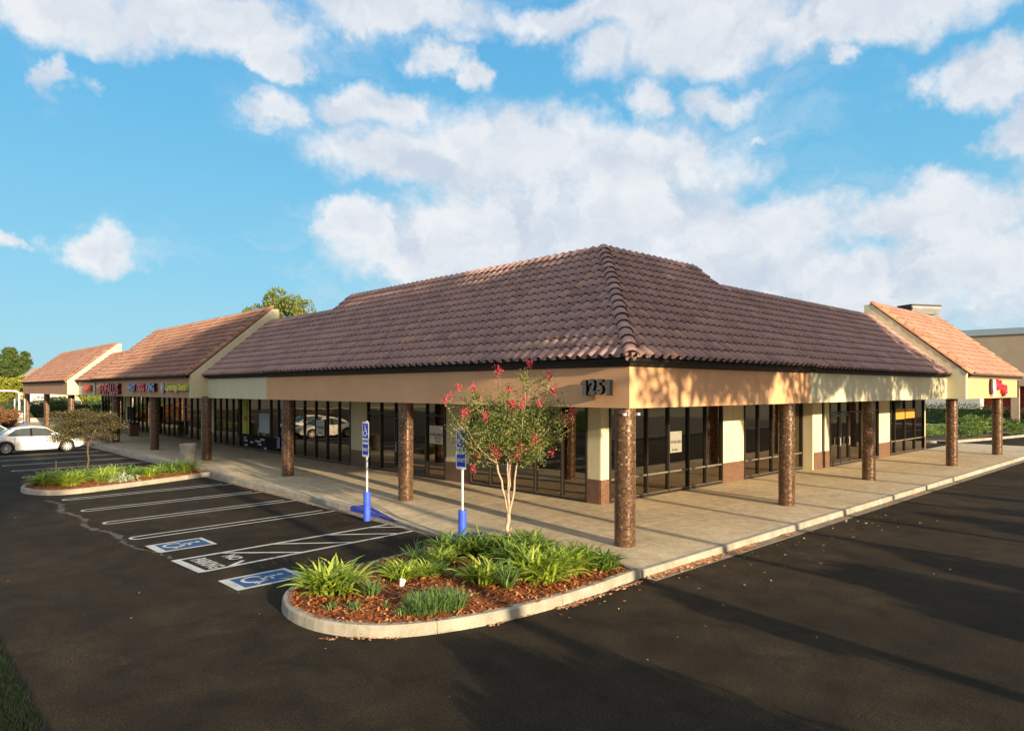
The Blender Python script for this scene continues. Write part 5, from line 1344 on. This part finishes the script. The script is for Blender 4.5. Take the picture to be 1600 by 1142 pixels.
# ================================================================== BEYOND THE PLAZA
# --- left distance
hedge(-4.5, 70.5, -1.4, 74.5, 1.75, 'dark clipped hedge beyond the thin sign posts at far left', n=3500, size=.14)
hedge(-.9, 76.5, 9.5, 79.0, 1.9, 'dark clipped hedge seen between the farthest left columns', n=7000, size=.16)
b = MB(); b.box((-4, 75.6, -.05), (10.5, 76.2, .55)); tag(b.obj('low_wall', M['concrete']), 'low pale concrete wall in front of the far dark hedge', 'wall')
structure((lambda b: (b.box((-30, 82, -.1), (60, 100, .32)), b.obj('far_street', M['asphalt']))[1])(MB()))
structure((lambda b: (b.box((-60, 100, -.1), (80, 240, .34)), b.obj('far_lawn', M['ground']))[1])(MB()))
def bush(x, y, rx, rz_, m, label, z=0, n=1600, size=.16, name='shrub', seed=1, group=None, ry=None):
    b = MB(); leaf_cloud(b, crown_points(n, rx, rz_, 14, .6, seed=seed) + np.array([0, 0, rz_ * .9]), size)
    o = b.obj(name, M[m], normals=False); o.location = (x, y, z)
    if ry: o.scale = (1, ry / rx, 1)
    tag(o, label, 'shrub', group); return o
bush(-3.6, 66.5, 2.4, 1.5, 'red_leaf', 'rusty red shrub at the left edge before the dark hedge', n=5000, size=.14, seed=2)
bush(-2.5, 69, 1.6, .9, 'red_leaf', 'smaller rusty shrub left of the thin sign posts', n=2500, size=.12, seed=3)
bush(3.2, 80.4, 3.4, 1.35, 'yellow_leaf', 'yellow green shrub row above the dark hedge at far left', n=5000, seed=4, z=.5)
bush(8.0, 80.6, 2.6, 1.7, 'shrub_leaf', 'spiky green shrub under the far gable', n=4000, seed=5, z=.3)
bush(-1.1, 48.0, 1.9, .6, 'shrub_leaf', 'low green shrub behind the white sedan', n=3000, size=.09, seed=6)
CONM = None
def conifer(x, y, h, w, label, seed):
    rg = np.random.RandomState(seed); pts = []
    for k in range(110):
        t = (k / 110) ** .85; a = rg.rand() * 6.283; L = w * (1 - t) ** .7 * rg.uniform(.45, 1.15) + .15; z0 = .1 * h + t * h * .9
        for _ in range(75):
            q = rg.rand() ** .6; pts.append((cos(a) * L * q + rg.normal() * .22, sin(a) * L * q + rg.normal() * .22, z0 - L * q * .18 + q * q * L * .22 + rg.normal() * .14))
    r = empty('conifer_tree', (x, y, 0)); tag(r, label, 'tree', 'conifers at the far left')
    b = MB(); leaf_cloud(b, pts, .42, aspect=.35); b.obj('crown', M['conifer_leaf'], r, normals=False); b = MB(); b.tube([(0, 0, -.2), (0, 0, h * .9)], [.3, .05], 8); b.obj('trunk', M['bark'], r)
conifer(3.2, 133.4, 11.0, 3.6, 'tallest dark conifer at the left edge of the photo', 1); conifer(5.2, 131, 10.2, 2.6, 'second conifer from the left edge', 2)
conifer(6.6, 136, 10.4, 2.2, 'slim conifer left of the grey far roof', 3); conifer(8.6, 139, 10.0, 2.4, 'rightmost conifer beside the grey far roof', 4)
YT = tree_meshes(7000, 3.2, 2.3, 1.6, .26, 'yellow_leaf', 61, tr=.14)
put_tree('yellow_green_tree', YT, (1.2, 106, .2), 'wide yellow green tree at far left under the conifers', 'yellow green trees at far left', sc=1.0)
put_tree('yellow_green_tree', YT, (4.6, 104, .2), 'yellow green tree just left of the far gable corner', 'yellow green trees at far left', sc=1.05)
put_tree('yellow_green_tree', YT, (10.5, 101, .2), 'yellow green tree glimpsed between the last left columns', 'yellow green trees at far left', sc=.85)
put_tree('yellow_green_tree', YT, (16.5, 106, .2), 'yellow green tree behind the grey estate car', 'yellow green trees at far left', sc=.9)
TBK = tree_meshes(7000, 3.4, 2.6, 5.8, .24, 'olive_leaf', 71, tr=.2, lobes=18)
put_tree('tall_tree', TBK, (15.1, 48.6, 0), 'olive green tree showing above the plaza roof behind the left gable', None, rz=1.0, sc=.9, zs=1.22)
put_tree('low_tree', TBK, (14.4, 51.9, 0), 'lower tree top just left of the olive tree above the gable ridge', None, rz=2.0, sc=.66, zs=1.10)
# house with a grey roof
r = empty('far_house', (10.2, 124, 0)); tag(r, 'low house with a grey brown roof beyond the trees at far left', 'house')
b = MB(); b.box((-4.6, -3, 0), (9, 3, 4.7)); b.obj('wall', M['beige'], r); b = MB(); b.prism([(-3.6, 4.6), (0, 6.9), (3.6, 4.6)], lambda s, d, z: (s, d, z), -5.2, 9.4, mitre0=lambda d: -5.2 + (2.6 if abs(d) < .1 else 0)); b.obj('roof', M['grey_roof'], r)
# white truck body, globe lamp
r = empty('white_truck', (4.9, 98, .32), .6); tag(r, 'white box truck on the far street seen left of the last columns', 'truck')
b = MB(); b.box((-1.5, -1, .55), (1.5, 1, 2.9)); b.obj('box_body', M['white'], r, bevel=.05); b = MB(); b.box((1.55, -.95, .5), (2.9, .95, 2.1)); b.obj('cab', M['white'], r, bevel=.15); b = MB(); b.box((2.0, -.97, 1.4), (2.92, .97, 1.95)); b.obj('windscreen', M['car_glass'], r)
for sx in (-.9, 2.1):
    for sy in (-.85, .85): b = MB(); b.lathe([(0, -.12), (.42, -.12), (.42, .12), (0, .12)], 16, axis='y'); b.obj('wheel', M['tyre'], r, (sx, sy, .42))
r = empty('globe_lamp', (-.32, 76.6, .1)); tag(r, 'white goose neck lamp with a hanging globe beside the last left column', 'lamp')
rtv = Vector((sin(CAM_YAW), -cos(CAM_YAW), 0))
b = MB(); b.tube([Vector((0, 0, 1.2)), Vector((0, 0, 2.95)), -rtv * .25 + Vector((0, 0, 3.18)), -rtv * 5.2 + Vector((0, 0, 3.28)), -rtv * 5.5 + Vector((0, 0, 3.0)), -rtv * 5.5 + Vector((0, 0, -.1))], .09, 8); b.obj('bent_pipe', M['white'], r)
b = MB(); b.lathe([(0, .42)] + [(.42 * sin(pi * k / 10), .84 - .42 * (1 - cos(pi * k / 10)) ) for k in range(10, 0, -1)], 14); q = b.obj('globe', M['white'], r, (0, 0, .25), smooth=True)
b = MB()
# --- right distance
mw = Matrix
big = empty('department_store', (74, 0, 0)); tag(big, 'large beige windowless store building beyond the right gable', 'building')
b = MB(); b.box((0, -6, 3.8), (40, 60, 9.1)); b.obj('upper_wall', M['beige'], big)
b = MB(); b.box((-.15, -6.1, 9.1), (40, 60.1, 9.75)); b.obj('parapet_band', M['parapet'], big)
b = MB(); b.box((.6, -6, 0), (40, 60, 3.8)); b.obj('lower_wall', M['red_wall'], big)
for k in range(12): b = MB(); b.box((0, -5.2 + k * 3.1, 0), (.6, -4.5 + k * 3.1, 3.8)); b.obj('pilaster', M['beige'], big)
b = MB(); b.box((-1.2, 10.3, 0), (.0, 26, 3.75)); b.obj('white_wing', M['white_stucco'], big)
b = MB(); b.box((.45, -6, 1.0), (.58, 60, 1.25)); b.obj('rail', M['sill'], big)
structure((lambda b: (b.box((62.5, -14, -.2), (63.0, 40, .16)), b.obj('far_kerb', M['kerb']))[1])(MB()))
hedge(63.6, -5, 66, 5.0, 1.7, 'dark hedge in front of the big store, right part', n=4200, size=.16); hedge(63.6, 6.6, 66.0, 22, 1.75, 'dark hedge in front of the big store, left part', n=6000, size=.16)
bush(43.6, 6.4, 2.3, .85, 'shrub_leaf', 'bright green shrub right of the last window, near the far walkway end', n=3600, size=.10, seed=8)
bush(45.6, 4.7, 1.7, .72, 'shrub_leaf', 'bright green shrub between the last two right columns, left half', n=2600, size=.10, seed=9)
bush(50.2, 4.9, 2.1, .95, 'shrub_leaf', 'bright green shrub just left of the farthest right column', n=3200, size=.10, seed=10)
bush(50.8, 3.2, 1.6, .85, 'shrub_leaf', 'dark shrub half hidden by the farthest right column', n=2400, size=.10, seed=12)
islR = structure((lambda b: (b.box((38.8, 4.4, -.1), (53.5, 10, .14)), b.obj('right_planting_bed', M['soil']))[1])(MB()))
kk = MB(); kk.box((39, 4.5, -.2), (39.2, 4.6, -.15)); kk = structure(kk.obj('right_island_kerb', M['kerb'])); kerb_path(kk, [(38.6, 10), (38.6, 5.2), (39.4, 4.3), (46, 3.0), (51.5, 2.2), (53.6, 2.6), (53.9, 3.4), (53.9, 10)], h=.16, seg=2.6)
for k, (xa, ya, xb, yb) in enumerate([(52.5, -3.2, 62, -.2), (52.0, -3.9, 61.5, -.9), (56, -7.5, 62, -4.6)]):
    b = MB(); strip(b, (xa, ya), (xb, yb), .12); structure(b.obj('painted_stall_line', M['line'], normals=False))
GR = tree_meshes(6000, 2.4, 2.2, 2.6, .18, 'olive_leaf', 81, tr=.14)
put_tree('green_tree', GR, (50.5, -5.1, 0), 'green tree at the right edge beside the gable fascia', None, sc=.9, zs=.62)
b = MB()
put_tree('ridge_top_tree', TBK, (18.5, 16.5, 0), 'leafy twig tips peeking over the lower right roof ridge', None, rz=.4, sc=.62, zs=.735)
